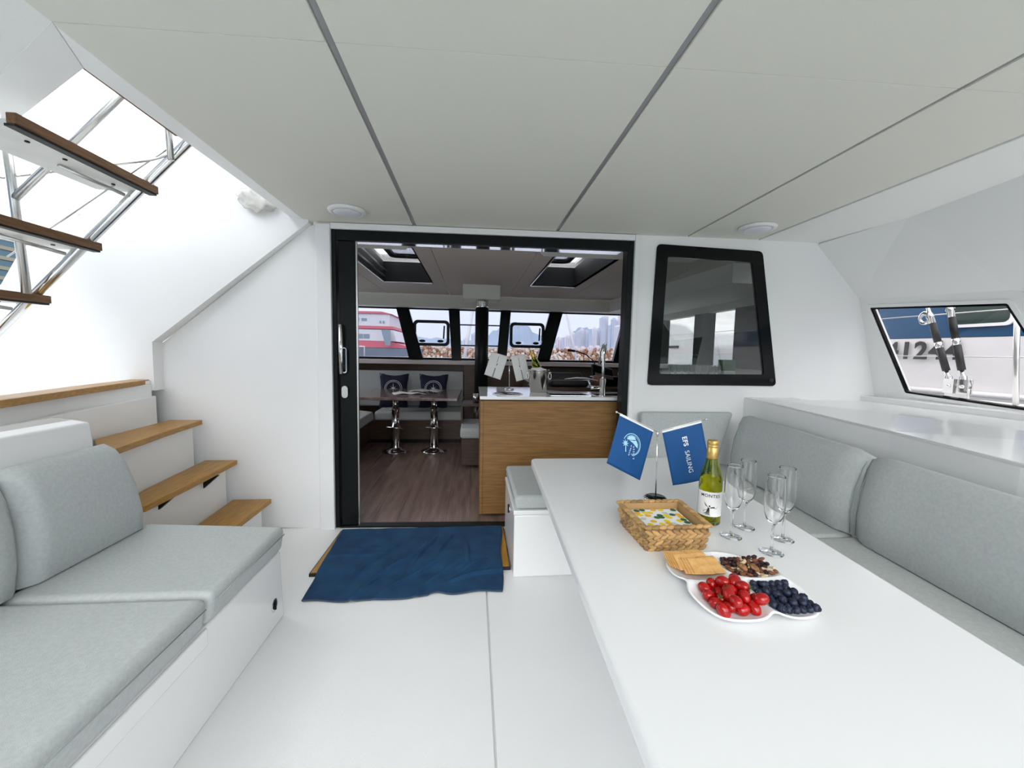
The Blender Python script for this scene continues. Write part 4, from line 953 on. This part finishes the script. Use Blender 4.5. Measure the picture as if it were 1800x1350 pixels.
# dark cabinet, tray and box stool by the post
tag(obj('dark_cabinet', MB().box(-.13, 1.0, 5.9, 6.15, 0, 1.10), walnut, None, bevel=.004), 'dark walnut cabinet under the windscreen sill behind the post', 'cabinet')
tr = thing('walnut_side_shelf', 'low dark walnut side shelf beside the black post', 'shelf', (0, 5.0, .6))
obj('shelf_top', MB().box(-.135, .09, 4.62, 5.0, .66, .69).box(-.135, -.125, 4.62, 5.0, .69, .735), walnut, tr)
obj('shelf_side', MB().box(-.135, -.115, 4.62, 5.0, .46, .66), walnut, tr)
cpx = tag(obj('steel_cup', MB().lathe([(.028, .69), (.033, .80), (.030, .80), (.026, .70), (.001, .70)], 20, (.035, 4.75, 0), cap=True), chromeb, None), 'small steel cup on the dark walnut shelf', 'cup')
bs = thing('box_stool', 'oak box stool with grey cushion next to the galley cabinet', 'stool', (.05, 4.6, 0))
obj('box', MB().box(-.12, .60, 4.35, 5.0, .03, .33), walnut, bs, bevel=.004)
obj('cushion', MB().box(-.135, .60, 4.32, 5.0, .335, .455), fabd, bs, bevel=.035)

# ---- galley
gc = thing('galley_cabinet', 'light oak galley cabinet facing the cockpit door', 'cabinet', (.6, 3.3, 0))
obj('front_panel', MB().box(.085, 2.3, 3.035, 3.06, .02, .925), oak, gc)
obj('corner_post', MB().box(.060, .0845, 3.03, 3.09, .02, .925), oak, gc, bevel=.003)
obj('side_panel', MB().box(.064, .085, 3.09, 3.84, .02, .925), oak, gc)
obj('carcass', MB().box(.09, 2.3, 3.065, 3.45, .02, .92).box(.09, .62, 3.45, 3.84, .02, .92), walnut, gc)
obj('shadow_gap', MB().box(.08, 2.28, 3.045, 3.44, .926, .936), blackr, gc)
gw = thing('galley_worktop', 'white galley worktop with two inset sinks', 'worktop', (.6, 3.3, .936))
S1, S2 = (.64, .955, 3.13, 3.33), (1.02, 1.5, 3.13, 3.33)
def top_piece(x0, x1, y0, y1): return (x0, x1, y0, y1, .937, .962)
mb = MB()
for q in ((.055, .64, 3.02, 3.47), (.055, .66, 3.47, 3.87), (.64, 1.6, 3.02, 3.13), (.64, 1.6, 3.33, 3.47), (.955, 1.02, 3.13, 3.33), (1.5, 1.6, 3.13, 3.33), (1.6, 2.3, 3.02, 3.47)): mb.box(*top_piece(*q))
mb.prism([(.66, 3.47, .937), (.80, 3.47, .937), (.66, 3.60, .937)], (0, 0, .025))
obj('slab', mb, china, gw)
for a, b, c, d_ in (S1, S2):
    sk = obj('sink', MB().box(a, b, c, d_, .80, .81).box(a-.004, a, c, d_, .80, .958).box(b, b+.004, c, d_, .80, .958).box(a, b, c-.004, c, .80, .958).box(a, b, d_, d_+.004, .80, .958), chromeb, gw)
    obj('sink_rim', MB().box(a-.012, b+.012, c-.012, c, .962, .965).box(a-.012, b+.012, d_, d_+.012, .962, .965).box(a-.012, a, c, d_, .962, .965).box(b, b+.012, c, d_, .962, .965), chrome, sk)
fc = thing('galley_tap', 'tall polished swan neck tap at the galley sink', 'tap', (1.045, 3.08, .962))
obj('body', MB().lathe([(.030, .962), (.030, .970), (.023, .975), (.023, 1.10), (.016, 1.11)], 20, (1.045, 3.08, 0)), chrome, fc)
obj('spout', MB().tube([(1.045, 3.08, 1.10)]+[(1.045+.0*k, 3.08, z) for k, z in enumerate((1.2, 1.30))]+[(1.045+.03*math.sin(a)*.8, 3.08+.055-.055*math.cos(a), 1.32+.062*math.sin(a)) for a in [math.radians(q) for q in range(0, 181, 18)]]+[(1.05, 3.19, 1.22)], .0125, 12), chrome, fc)
obj('lever', MB().tube([(1.035, 3.08, 1.035), (.965, 3.075, 1.035), (.945, 3.075, 1.035)], [.014, .014, .017], 12).tube([(.95, 3.075, 1.04), (.925, 3.07, 1.085)], .005, 8), chrome, fc)
dp = thing('round_hob_dish', 'round black and glass dish sunk in the galley worktop', 'dish', (.285, 3.2, .962))
obj('dish', MB().lathe([(.125, .9625), (.125, .966), (.118, .968)], 32, (.285, 3.2, 0)), china, dp)
obj('inset', MB().lathe([(.112, .9685), (.110, .9695)], 32, (.285, 3.2, 0)), blackg, dp)
# white flags on the galley
f2 = thing('small_flag_stand', 'table stand with two white flags on the galley worktop', 'flag', (.335, 3.6, .962))
obj('base', MB().lathe([(.045, .963), (.045, .972), (.038, .976)], 24, (.335, 3.6, 0)), chrome, f2)
pt2 = Vector((.33, 3.6, 1.262)); obj('pole', MB().tube([(.335, 3.6, .976), tuple(pt2)], .004, 8), chrome, f2)
l2, r2_ = pt2+Vector((-.175, 0, .045)), pt2+Vector((.15, .0, .03))
rod(pt2, l2, f2); rod(pt2, r2_, f2)
for nm, a, b, dn, l1_, l2__ in (('L', pt2.lerp(l2, .08), pt2.lerp(l2, .95), (-.06, 0, -.20), .225, .215), ('R', pt2.lerp(r2_, .08), pt2.lerp(r2_, .95), (.055, 0, -.22), .235, .225)):
    fo, PP = flag(a, b, Vector(dn), l1_, l2__, f2, paperw, .01)
    bars = MB(); rr = random.Random(4)
    for k in range(8): bars.add([(-.006, .04+k*.011, 0), (.006, .04+k*.011, 0), (.006, .047+k*.011, 0), (-.006, .047+k*.011, 0)], [(0, 1, 2, 3)])
    bars.add([(-.012, .0, 0), (-.003, -.01, 0), (-.002, .025, 0)], [(0, 1, 2)])
    for k in range(6): bars.add([(-.003, -.07+k*.010, 0), (.004, -.07+k*.010, 0), (.003, -.064+k*.010, 0), (-.002, -.064+k*.010, 0)], [(0, 1, 2, 3)])
    sg_ = -1 if nm == 'L' else 1
    print_on(PP, bars, lambda v: (.5+v.x/.17, .42+v.y/.22), printk, fo, 'printed_mark', .0015)
# ice bucket and bottle
ib = thing('ice_bucket', 'steel ice bucket with ring handles on the galley worktop', 'bucket', (.575, 3.42, .962))
obj('bucket', MB().lathe([(.068, .963), (.072, .968), (.090, 1.14), (.094, 1.152), (.096, 1.158), (.090, 1.158), (.086, 1.14), (.070, .98), (.001, .975)], 36, (.575, 3.42, 0), cap=True), steelz, ib)
for s_ in (-1, 1):
    obj('ring_handle', MB().tube([(.575+s_*(.10+.012*math.cos(a)), 3.41, 1.10+.026*math.sin(a)) for a in [2*PI*k/16 for k in range(16)]], .004, 6, closed=True).ell((.575+s_*.098, 3.41, 1.13), (.014, .010, .010)), chrome, ib)
tag(obj('napkin_wrap', MB().ell((.565, 3.40, 1.150), (.075, .06, .030), 16, 8, fn=lambda d: 1+.1*math.sin(8*d.x)), paperw), 'white napkin tucked round the bottle in the ice bucket', 'napkin')
b2 = bottle('wine_bottle', 'green wine bottle with gold top leaning in the ice bucket', .585, 3.42, 1.04)
b2.rotation_euler = (0, math.radians(-19), 0); b2.location.x = .605
# clutter behind the sink
tag(obj('storage_console', MB().box(.66, 2.2, 4.3, 5.2, .0, .96), walnut, None, bevel=.01), 'dark console unit behind the galley sinks', 'cabinet')
cs = thing('chart_table_console', 'black instrument console with a gooseneck lamp behind the tap', 'console', (1.45, 4.25, .96))
obj('console_box', MB().hexa([(1.30, 4.16, 1.06), (1.52, 4.12, 1.02), (1.56, 4.3, 1.02), (1.34, 4.34, 1.06)], [(1.28, 4.12, 1.20), (1.50, 4.1, 1.14), (1.56, 4.28, 1.14), (1.32, 4.32, 1.20)]), blackm, cs, bevel=.012)
obj('console_foot', MB().box(1.30, 1.95, 4.15, 4.29, .962, 1.06), blackg, cs, bevel=.01)
obj('gooseneck', MB().tube([(1.33, 4.2, 1.20), (1.30, 4.2, 1.24), (1.22, 4.2, 1.30), (1.12, 4.2, 1.33), (1.07, 4.2, 1.338)], .006, 8).tube([(1.10, 4.2, 1.334), (1.02, 4.2, 1.342)], .013, 10), blackm, cs)
obj('screen_strip', MB().hexa([(1.31, 4.10, 1.06), (1.50, 4.08, 1.03), (1.50, 4.09, 1.05), (1.31, 4.11, 1.08)], [(1.30, 4.095, 1.10), (1.50, 4.075, 1.06), (1.50, 4.085, 1.07), (1.30, 4.105, 1.11)]), chromeb, cs)
tag(obj('brown_pot', MB().lathe([(.04, .963), (.07, .99), (.078, 1.03), (.06, 1.075), (.035, 1.09), (.03, 1.085)], 24, (1.32, 4.02, .0)), mat('brown_ceramic', (.20, .09, .05), .35), None), 'round brown pot beside the tap in the dark galley', 'pot').location.z = .0
tag(obj('black_helm_seat', MB().box(.80, 1.20, 3.95, 4.25, .961, 1.03).hexa([(.80, 4.2, .98), (1.22, 4.2, .98), (1.22, 4.28, .98), (.80, 4.28, .98)], [(.82, 4.22, 1.10), (1.2, 4.22, 1.10), (1.2, 4.28, 1.10), (.82, 4.28, 1.10)]), blackr, None, bevel=.03), 'black padded seat back behind the galley sinks', 'seat')
tag(obj('folded_magazine', MB().tube([(.93, 3.93, 1.045), (1.05, 3.93, 1.058), (1.15, 3.93, 1.056), (1.28, 3.93, 1.035)], [.004, .008, .008, .003], 6), paperw, None), 'thin pale curved tray edge on the black seat behind the sink', 'tray')
tag(obj('green_plastic_tub', MB().hexa([(.62, 3.98, .963), (.76, 3.98, .963), (.76, 4.08, .963), (.62, 4.08, .963)], [(.60, 3.96, 1.03), (.78, 3.96, 1.03), (.78, 4.1, 1.03), (.60, 4.1, 1.03)]), mat('grey_green_plastic', (.16, .22, .20), .4), None, bevel=.006), 'grey green tub just right of the ice bucket', 'tub')
tag(obj('tub_stand', MB().box(.60, 2.2, 3.88, 4.29, .90, .9605), walnut, None), 'dark shelf carrying the tub and the pot behind the sinks', 'shelf')
# counter seen through the bulkhead window
wc = thing('window_counter', 'grey counter behind the dark bulkhead window', 'counter', (2, 3.3, 1.13))
obj('counter_top', MB().box(1.42, 3.05, 3.0, 3.75, 1.10, 1.13), mat('grey_counter', (.42, .43, .42), .35), wc, bevel=.004)
obj('counter_body', MB().box(1.45, 3.05, 3.55, 3.72, .963, 1.10), walnut, wc)
gme = None
for k in range(8):
    x = 1.80+.062*k
    t = thing('tumbler', 'clear tumbler in the row on the counter behind the dark window', 'glass', (x, 3.40, 1.131), 'tumblers behind the window')
    if gme is None:
        o = obj('glass', MB().lathe([(.024, 1.1312), (.030, 1.222), (.030, 1.2245), (.0288, 1.225), (.0285, 1.2245), (.0285, 1.222), (.0225, 1.137), (.001, 1.136)], 20, (x, 3.40, 0), cap=True), flute, t); gme = o.data
    else: o = bpy.data.objects.new('glass', gme); C.objects.link(o); o.parent = t
gb = thing('green_box', 'small green and white carton beside the tumblers', 'box', (2.35, 3.45, 1.131))
obj('carton', MB().box(2.30, 2.42, 3.42, 3.50, 1.175, 1.275), mat('green_card', (.015, .20, .07), .5), gb)
obj('white_base', MB().box(2.30, 2.42, 3.42, 3.50, 1.1312, 1.1745), paperw, gb)

# ================================================================ OUTSIDE
# foredeck and water
struct('trim_7', MB().hexa([(-3.2, 6.5, .9), (3.2, 6.5, .9), (3.0, 12, .9), (-3.0, 12, .9)], [(-3.2, 6.5, 1.17), (3.2, 6.5, 1.17), (3.0, 12, 1.12), (-3.0, 12, 1.12)]), gel, label='white foredeck beyond the windscreen')
wt = tag(obj('sea', MB().box(-900, 900, -700, 1600, -1.3, -1.2), mat('harbour_water', (.16, .22, .26), .15, var=.2, vscale=.2, bump=.6, bscale=.8), None), 'grey harbour water around the boats', 'sea', kind='stuff')
# own side deck outside the right windows
struct('trim_8', MB().box(3.14, 3.55, -1.5, 8, .80, 1.035), gel, label='narrow white side deck outside the right window')
rg = thing('shroud_turnbuckles', 'pair of steel shroud turnbuckles with black sleeves outside the side window', 'rigging', (3.35, 2.42, 1.035))
def turnb(a, b):
    a, b = Vector(a), Vector(b); q = lambda t: a.lerp(b, t)
    t_ = obj('turnbuckle', MB().tube([q(0), q(.12), q(.14), q(.2)], [.020, .020, .012, .012], 12).tube([q(.50), q(.58)], .021, 12).tube([q(.84), q(.92), q(.93), q(1.0), q(1.25)], [.020, .020, .026, .012, .008], 12), chrome, rg)
    obj('black_sleeve', MB().tube([q(.2), q(.50)], .021, 14).tube([q(.58), q(.84)], .021, 14), blackr, t_)
    obj('clevis', MB().box(a.x-.022, a.x-.012, a.y-.03, a.y+.03, a.z-.05, a.z+.05).box(a.x+.012, a.x+.022, a.y-.03, a.y+.03, a.z-.05, a.z+.05).tube([(a.x-.03, a.y, a.z), (a.x+.03, a.y, a.z)], .012, 10), chrome, t_)
turnb((3.35, 2.44, 1.13), (3.35, 2.62, 1.66)); turnb((3.35, 2.36, 1.13), (3.35, 2.50, 1.70))
obj('shackle', MB().tube([(3.35, 2.645+.03*math.cos(a), 1.62+.04*math.sin(a)) for a in [2*PI*k/14 for k in range(14)]], .012, 8, closed=True), chrome, rg)
obj('chainplate', MB().box(3.34, 3.36, 2.33, 2.47, 1.036, 1.12), chromeb, rg, bevel=.01)
ln = thing('lifelines', 'lifeline wires with steel stanchion outside the side window', 'railing', (3.4, 2.0, 1.035))
obj('wire', MB().tube([(3.42, 8, 1.665), (3.42, -1.5, 1.63)], .004, 6), chromeb, ln)
obj('wire', MB().tube([(3.42, 8, 1.36), (3.42, -1.5, 1.32)], .004, 6), chromeb, ln)
obj('stanchion', MB().tube([(3.40, 2.13, 1.036), (3.42, 2.19, 1.66)], .014, 12), chromeb, ln)
# the boat alongside with its number
nb = thing('neighbouring_boat', 'blue and white boat hull with black number 41244 alongside', 'boat', (5.3, 3.5, -1))
wh = mat('white_painted_steel', (.80, .77, .78), .35, var=.05, vscale=3); bl = mat('blue_painted_steel', (.006, .06, .155), .35, var=.08, vscale=2)
obj('hull', MB().hexa([(5.25, -3, -1.3), (7.5, -3, -1.3), (7.5, 4.4, -1.3), (5.25, 4.4, -1.3)], [(5.0, -3, 1.50), (7.5, -3, 1.50), (7.5, 5.0, 1.56), (5.0, 5.0, 1.56)]), wh, nb)
obj('blue_band', MB().hexa([(4.995, -3, 1.505), (7.5, -3, 1.505), (7.5, 5.0, 1.565), (4.995, 5.0, 1.565)], [(4.995, -3, 2.15), (7.5, -3, 2.15), (7.5, 4.9, 2.15), (4.995, 4.9, 2.15)]), bl, nb)
obj('rub_rail', MB().tube([(4.99, -3, .98), (4.99, 5.0, .98)], .03, 8), wh, nb)
t_ = text_mb('41244', .265, .002, .009, 1.13, 0.02)
fb = lambda v: Vector((4.985+ (0)*v.z, 3.98-v.x*1.0, 1.415+v.y-.0))
numo = MB(); numo.v = [tuple(Vector((4.992-.02*((1.5-(1.42+v[1]))) , 3.945-v[0], 1.408+v[1]))) for v in t_.v]; numo.f = t_.f; numo.sm = t_.sm; numo.mi = t_.mi
numo.v = [(4.985+v[2]*0, v[1], v[2]) for v in numo.v]
no = obj('hull_number', numo, printk, nb, recalc=False); mod_solid(no, .006, 0); no['label'] = 'black registration number 41244'
WP = [Vector((4.985, 3.44+u, 1.90+v)) for u, v in roundrect(.50, .50, .06)]; WQ = [Vector((4.985, 3.44+u, 1.90+v)) for u, v in roundrect(.44, .44, .05)]
nf = obj('window_frame', ring(WP, WQ, (-.02, 0, 0)), wh, nb); obj('window_glass', MB().prism(WQ, (-.006, 0, 0)), mat('dark_green_glass', (.03, .05, .045), .08), nf)
obj('cabin', MB().box(5.4, 7.5, -3, 4.4, 2.15, 3.3), wh, nb)
# white cruiser seen through the starboard glazing
wcg = thing('white_motor_yacht', 'white motor yacht with small portholes beyond the saloon side window', 'boat', (6, 10, -1))
prof = [(11.6, -1.3), (10.9, .6), (10.45, 1.6), (10.55, 2.0), (11.1, 2.25), (12.4, 2.45), (17, 2.6), (17, -1.3)]
obj('hull', MB().prism([(6.2, y, z) for y, z in prof], (4.2, 1.2, 0)).prism([(6.5, 13.6, 2.5), (6.5, 17, 2.6), (6.5, 17, 3.8), (6.5, 14.6, 3.6)], (4, 1, 0)), wh, wcg, bevel=.08)
for (y, z) in ((12.35, 2.0), (12.35, 1.2)): obj('porthole', MB().prism([Vector((6.2, y+u, z+v)) for u, v in roundrect(.34, .16, .07)], (-.02, 0, 0)), mat('porthole_dark', (.10, .12, .13), .1), wcg)
obj('slot', MB().box(6.15, 6.21, 11.4, 11.95, 1.56, 1.62), blackm, wcg)
obj('teal_stripe', MB().hexa([(6.17, 10.9, .95), (6.2, 10.9, .95), (6.2, 16.5, .75), (6.17, 16.5, .75)], [(6.17, 10.9, 1.02), (6.2, 10.9, 1.02), (6.2, 16.5, 1.0), (6.17, 16.5, 1.0)]), mat('teal_paint', (.25, .65, .58), .4), wcg)
# pink and white ferry
fy = thing('ferry', 'white ferry with coral red bands seen through the left windscreen pane', 'boat', (-8, 26, -1))
rd_ = mat('coral_red_paint', (.72, .16, .20), .4); gry = mat('grey_blue_hull', (.20, .23, .28), .5); gl = mat('bluish_window', (.30, .36, .42), .15)
obj('hull', MB().hexa([(-14, 25, -1.3), (-5.6, 25, -1.3), (-5.6, 30, -1.3), (-14, 30, -1.3)], [(-14, 25, 1.45), (-3.6, 25, 1.45), (-3.6, 30, 1.45), (-14, 30, 1.45)]), gry, fy)
obj('lower_band', MB().hexa([(-14, 24.97, 1.46), (-3.7, 24.97, 1.46), (-3.7, 30, 1.46), (-14, 30, 1.46)], [(-14, 24.97, 1.95), (-5.1, 24.97, 1.85), (-5.1, 30, 1.85), (-14, 30, 1.95)]), rd_, fy)
obj('main_deck', MB().hexa([(-14, 25, 1.96), (-4.75, 25, 1.86), (-4.75, 30, 1.86), (-14, 30, 1.96)], [(-14, 25, 2.60), (-4.95, 25, 2.56), (-4.95, 30, 2.56), (-14, 30, 2.60)]), wh, fy)
obj('upper_band', MB().box(-14, -4.93, 24.96, 30, 2.605, 2.78), rd_, fy)
obj('upper_deck', MB().box(-14, -5.15, 25, 30, 2.785, 3.52), wh, fy)
obj('roof', MB().hexa([(-14, 24.9, 3.525), (-5.0, 24.9, 3.525), (-5.0, 30, 3.525), (-14, 30, 3.525)], [(-14, 24.9, 3.62), (-5.6, 24.9, 3.66), (-5.6, 30, 3.66), (-14, 30, 3.62)]), rd_, fy)
for x0, x1, z0, z1 in ((-7.25, -6.95, 3.08, 3.24), (-6.82, -6.5, 3.08, 3.24), (-7.3, -6.75, 2.02, 2.28), (-6.7, -6.35, 2.02, 2.28), (-5.75, -5.65, 2.95, 3.1), (-5.55, -5.45, 2.95, 3.1)):
    obj('window', MB().box(x0, x1, 24.97, 25, z0, z1), gl, fy)
obj('gangway', MB().hexa([(-5.3, 24.5, 1.6), (-5.0, 24.5, 1.6), (-5.0, 24.6, 1.6), (-5.3, 24.6, 1.6)], [(-5.55, 24.5, 2.55), (-5.0, 24.5, 2.55), (-5.0, 24.6, 2.55), (-5.55, 24.6, 2.55)]), gl, fy)
obj('white_railing', MB().tube([(-7.6, 24, .9), (-7.6, 24, 1.5), (-6.4, 24, 1.5), (-6.4, 24, .9)], .05, 6).tube([(-6.75, 24, .9), (-6.75, 24, 1.5)], .05, 6), wh, fy)
# breakwater
rk = random.Random(8); bw = thing('breakwater', 'breakwater of piled tan boulders beyond the windscreen', 'breakwater', (5, 62, -1.2))
rm = [mat('tan_boulder', (.66, .50, .38), .9, var=.35, vscale=1.5), mat('pale_boulder', (.80, .70, .60), .9, var=.3, vscale=1.5), mat('russet_boulder', (.45, .24, .15), .9, var=.3, vscale=1.5)]
rms = [mesh_from(MB().ell((0, 0, 0), (1, .8, .75), 7, 5, fn=lambda d, k=k: 1+.28*math.sin(7*d.x+k)*math.cos(6*d.y+2*k)+.1*math.sin(9*d.z)), 'boulder', rm[k % 3]) for k in range(6)]
for me_ in rms:
    for p in me_.polygons: p.use_smooth = False
nrock = 0
for row in range(5):
    x = -9.5+rk.uniform(0, .5)
    while x < 27 and nrock < 296:
        o = bpy.data.objects.new('boulder', rk.choice(rms)); C.objects.link(o); o.parent = bw
        s_ = rk.uniform(.28, .50)
        o.location = Vector((x, 60+row*.5+rk.uniform(-.2, .2), .40+row*.36+rk.uniform(-.12, .12)))-bw.location; o.scale = (s_*1.1, s_, s_*.85)
        o.rotation_euler = (rk.uniform(0, 6), rk.uniform(0, 6), rk.uniform(0, 6)); x += s_*1.62; nrock += 1
obj('core', MB().hexa([(-40, 60.6, -1.2), (70, 60.6, -1.2), (70, 70, -1.2), (-40, 70, -1.2)], [(-40, 62.6, 1.75), (70, 62.6, 1.75), (70, 66, 1.75), (-40, 66, 1.75)]), rm[2], bw)
# skyline towers
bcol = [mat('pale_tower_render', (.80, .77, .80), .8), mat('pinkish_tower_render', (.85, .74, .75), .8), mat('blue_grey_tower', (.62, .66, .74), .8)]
wdm = mat('tower_glazing', (.52, .55, .63), .4)
def tower(x, y, w_, h_, m, lab, floors=None, cols=3):
    t = thing('apartment_tower', lab, 'building', (x, y, -1), 'towers on the far shore')
    obj('block', MB().box(x-w_/2, x+w_/2, y, y+w_, -1, h_), m, t)
    gm = MB(); nf_ = floors or int(h_/3.2)
    for c_ in range(cols):
        cx_ = x-w_/2+w_*(c_+.5)/cols; gm.box(cx_-w_*.22/cols, cx_+w_*.22/cols, y-.25, y, 4, h_-1.5)
    obj('window_strip', gm, wdm, t); obj('roof_plant', MB().box(x-w_*.22, x+w_*.22, y+1, y+w_*.8, h_, h_+2.5), m, t); return t
rt2 = random.Random(15); x = 152
while x < 290:
    w_ = rt2.uniform(6, 10)
    f_ = (x-152)/110; hh = 22+24*min(1, f_*2.6)+rt2.uniform(-3, 3)
    if 185 < x < 196: hh *= .97
    if x > 236: hh = 72+rt2.uniform(-5, 4)
    tower(x, 700+rt2.uniform(0, 40), w_, hh, rt2.choice(bcol), 'tall pale tower block at the right end of the skyline' if x > 236 else 'pale high rise block in the skyline row right of the post', cols=rt2.choice((2, 3)))
    x += w_+rt2.uniform(.8, 2.5)
for k in range(9): tower(158+k*13, 640+rt2.uniform(0, 10), 10, rt2.uniform(9, 15), bcol[1], 'low pink building in front of the far skyline', cols=3)
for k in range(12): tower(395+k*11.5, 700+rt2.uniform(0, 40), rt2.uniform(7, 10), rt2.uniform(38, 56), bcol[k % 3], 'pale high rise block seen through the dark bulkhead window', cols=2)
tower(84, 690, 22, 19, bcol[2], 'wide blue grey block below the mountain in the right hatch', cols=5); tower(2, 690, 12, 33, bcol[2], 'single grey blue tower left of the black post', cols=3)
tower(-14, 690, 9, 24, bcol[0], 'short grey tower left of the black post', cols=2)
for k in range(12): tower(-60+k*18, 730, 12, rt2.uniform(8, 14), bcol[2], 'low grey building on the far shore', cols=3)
# mountains
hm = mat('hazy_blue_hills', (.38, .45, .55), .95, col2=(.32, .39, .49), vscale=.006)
def ridge(y, pts, dep=300):
    m_ = MB(); vs = []; n = len(pts)
    fine = []
    for (x0, z0), (x1, z1) in zip(pts, pts[1:]):
        for k in range(6):
            t = k/6; s_ = t*t*(3-2*t); fine.append((x0+(x1-x0)*t, z0+(z1-z0)*s_+5*math.sin(x0*.1+k*2.1)*math.sin(PI*t)))
    fine.append(pts[-1]); n = len(fine)
    for x, z in fine:
        vs += [(x, y, -2), (x+8*math.sin(x*.02), y+dep*.3, z*.55), (x, y+dep*.6, z), (x, y+dep, z*.4)]
    m_.add(vs, [(4*i+k, 4*i+4+k, 4*i+5+k, 4*i+1+k) for i in range(n-1) for k in range(3)], True); return m_
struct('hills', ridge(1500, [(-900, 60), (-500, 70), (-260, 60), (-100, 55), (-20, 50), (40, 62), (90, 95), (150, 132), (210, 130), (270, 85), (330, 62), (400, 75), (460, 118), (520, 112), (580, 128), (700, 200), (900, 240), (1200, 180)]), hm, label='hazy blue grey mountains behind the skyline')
# crane or mast like struts beyond the windscreen
tag(obj('white_strut', MB().tube([(11.1, 40, -1.2), (9.4, 40, 5.8)], .12, 8).tube([(9.4, 40, 5.8), (6.6, 40, 5.85)], .06, 6), wh, None), 'thin white leaning mast before the breakwater on the right', 'mast')
tag(obj('white_boom', MB().tube([(-1.0, 30, -1.2), (-.1, 30, 4.4)], .13, 8), wh, None), 'white leaning pole before the breakwater left of the post', 'pole')
# towers and boats off to port, seen between the stair treads
for (x, y, w_, h_, c1, lab) in ((-147, 128, 10, 33, bcol[0], 'distant tower with pale balconies at the left edge'), (-166, 150, 16, 43, mat('teal_glass_tower', (.015, .06, .09), .3), 'blue glass tower behind the balconies at the left edge')):
    t = thing('apartment_tower', lab, 'building', (x, y, -1))
    obj('block', MB().box(x-w_/2, x+w_/2, y-w_/2, y+w_/2, -1, h_), c1, t)
    gm = MB()
    for k in range(int(h_/3.4)): gm.box(x-w_/2-.5, x+w_/2+.5, y-w_/2-.5, y-w_/2, 2+k*3.4, 3.2+k*3.4).box(x+w_/2, x+w_/2+.5, y-w_/2-.5, y+w_/2, 2+k*3.4, 3.2+k*3.4)
    obj('balcony_bands', gm, mat('cream_balcony', (.62, .58, .46), .8) if w_ < 12 else mat('tan_balcony', (.16, .15, .11), .8), t)
# astern: the mirrored ladder, and unseen hills added to darken the window reflection
struct('hills', ridge(-900, [(-1200, 60), (-700, 90), (-300, 120), (100, 95), (600, 140), (1200, 60)], -300), mat('dark_reflection_hills', (.03, .05, .035), .95), label='dark hills added astern to darken the window reflection')
ld = thing('boarding_ladder', 'polished boarding ladder at the stern, seen only as a reflection', 'ladder', (2.3, -2.2, .1))
obj('rails', MB().tube([(2.0, -2.2, .1), (2.05, -2.2, 1.2), (2.4, -2.2, 1.75), (2.75, -2.2, 1.65), (2.8, -2.2, .1)], .02, 10).tube([(2.03, -2.2, .9), (2.8, -2.2, .9)], .015, 8).tube([(2.02, -2.2, .5), (2.8, -2.2, .5)], .015, 8), chrome, ld)

bmn = struct('shade_hardtop', None, label='hardtop added overhead, out of view, to shade the port side')  # unseen roof, added to cut the sky light on the left wall
obj('hardtop', MB().box(-2.3, 2.3, -2.4, 4.4, 4.1, 4.2), gelm, bmn, bevel=.03)
for x in (-2.0, 2.0):
    for y in (-2.0, 4.1): obj('shade_top_post', MB().tube([(x, y, 2.5 if y > 0 else -.1), (x, y, 4.1)], .03, 10), chromeb, bmn)

pb = thing('port_shade_boat', 'tall grey blue hull added off the port quarter, out of view, as shade', 'boat', (-6.5, -4, -1.2))  # unseen boat, placed only to hold back light from the port side
obj('hull', MB().hexa([(-9, -14, -1.3), (-5.2, -14, -1.3), (-5.2, .5, -1.3), (-9, .5, -1.3)], [(-9, -14, 3.0), (-4.8, -14, 3.0), (-4.8, 1.2, 3.2), (-9, 1.2, 3.2)]), gry, pb, bevel=.1)
obj('cabin', MB().box(-8.5, -5.1, -12, .6, 3.2, 6.2), gry, pb, bevel=.1)
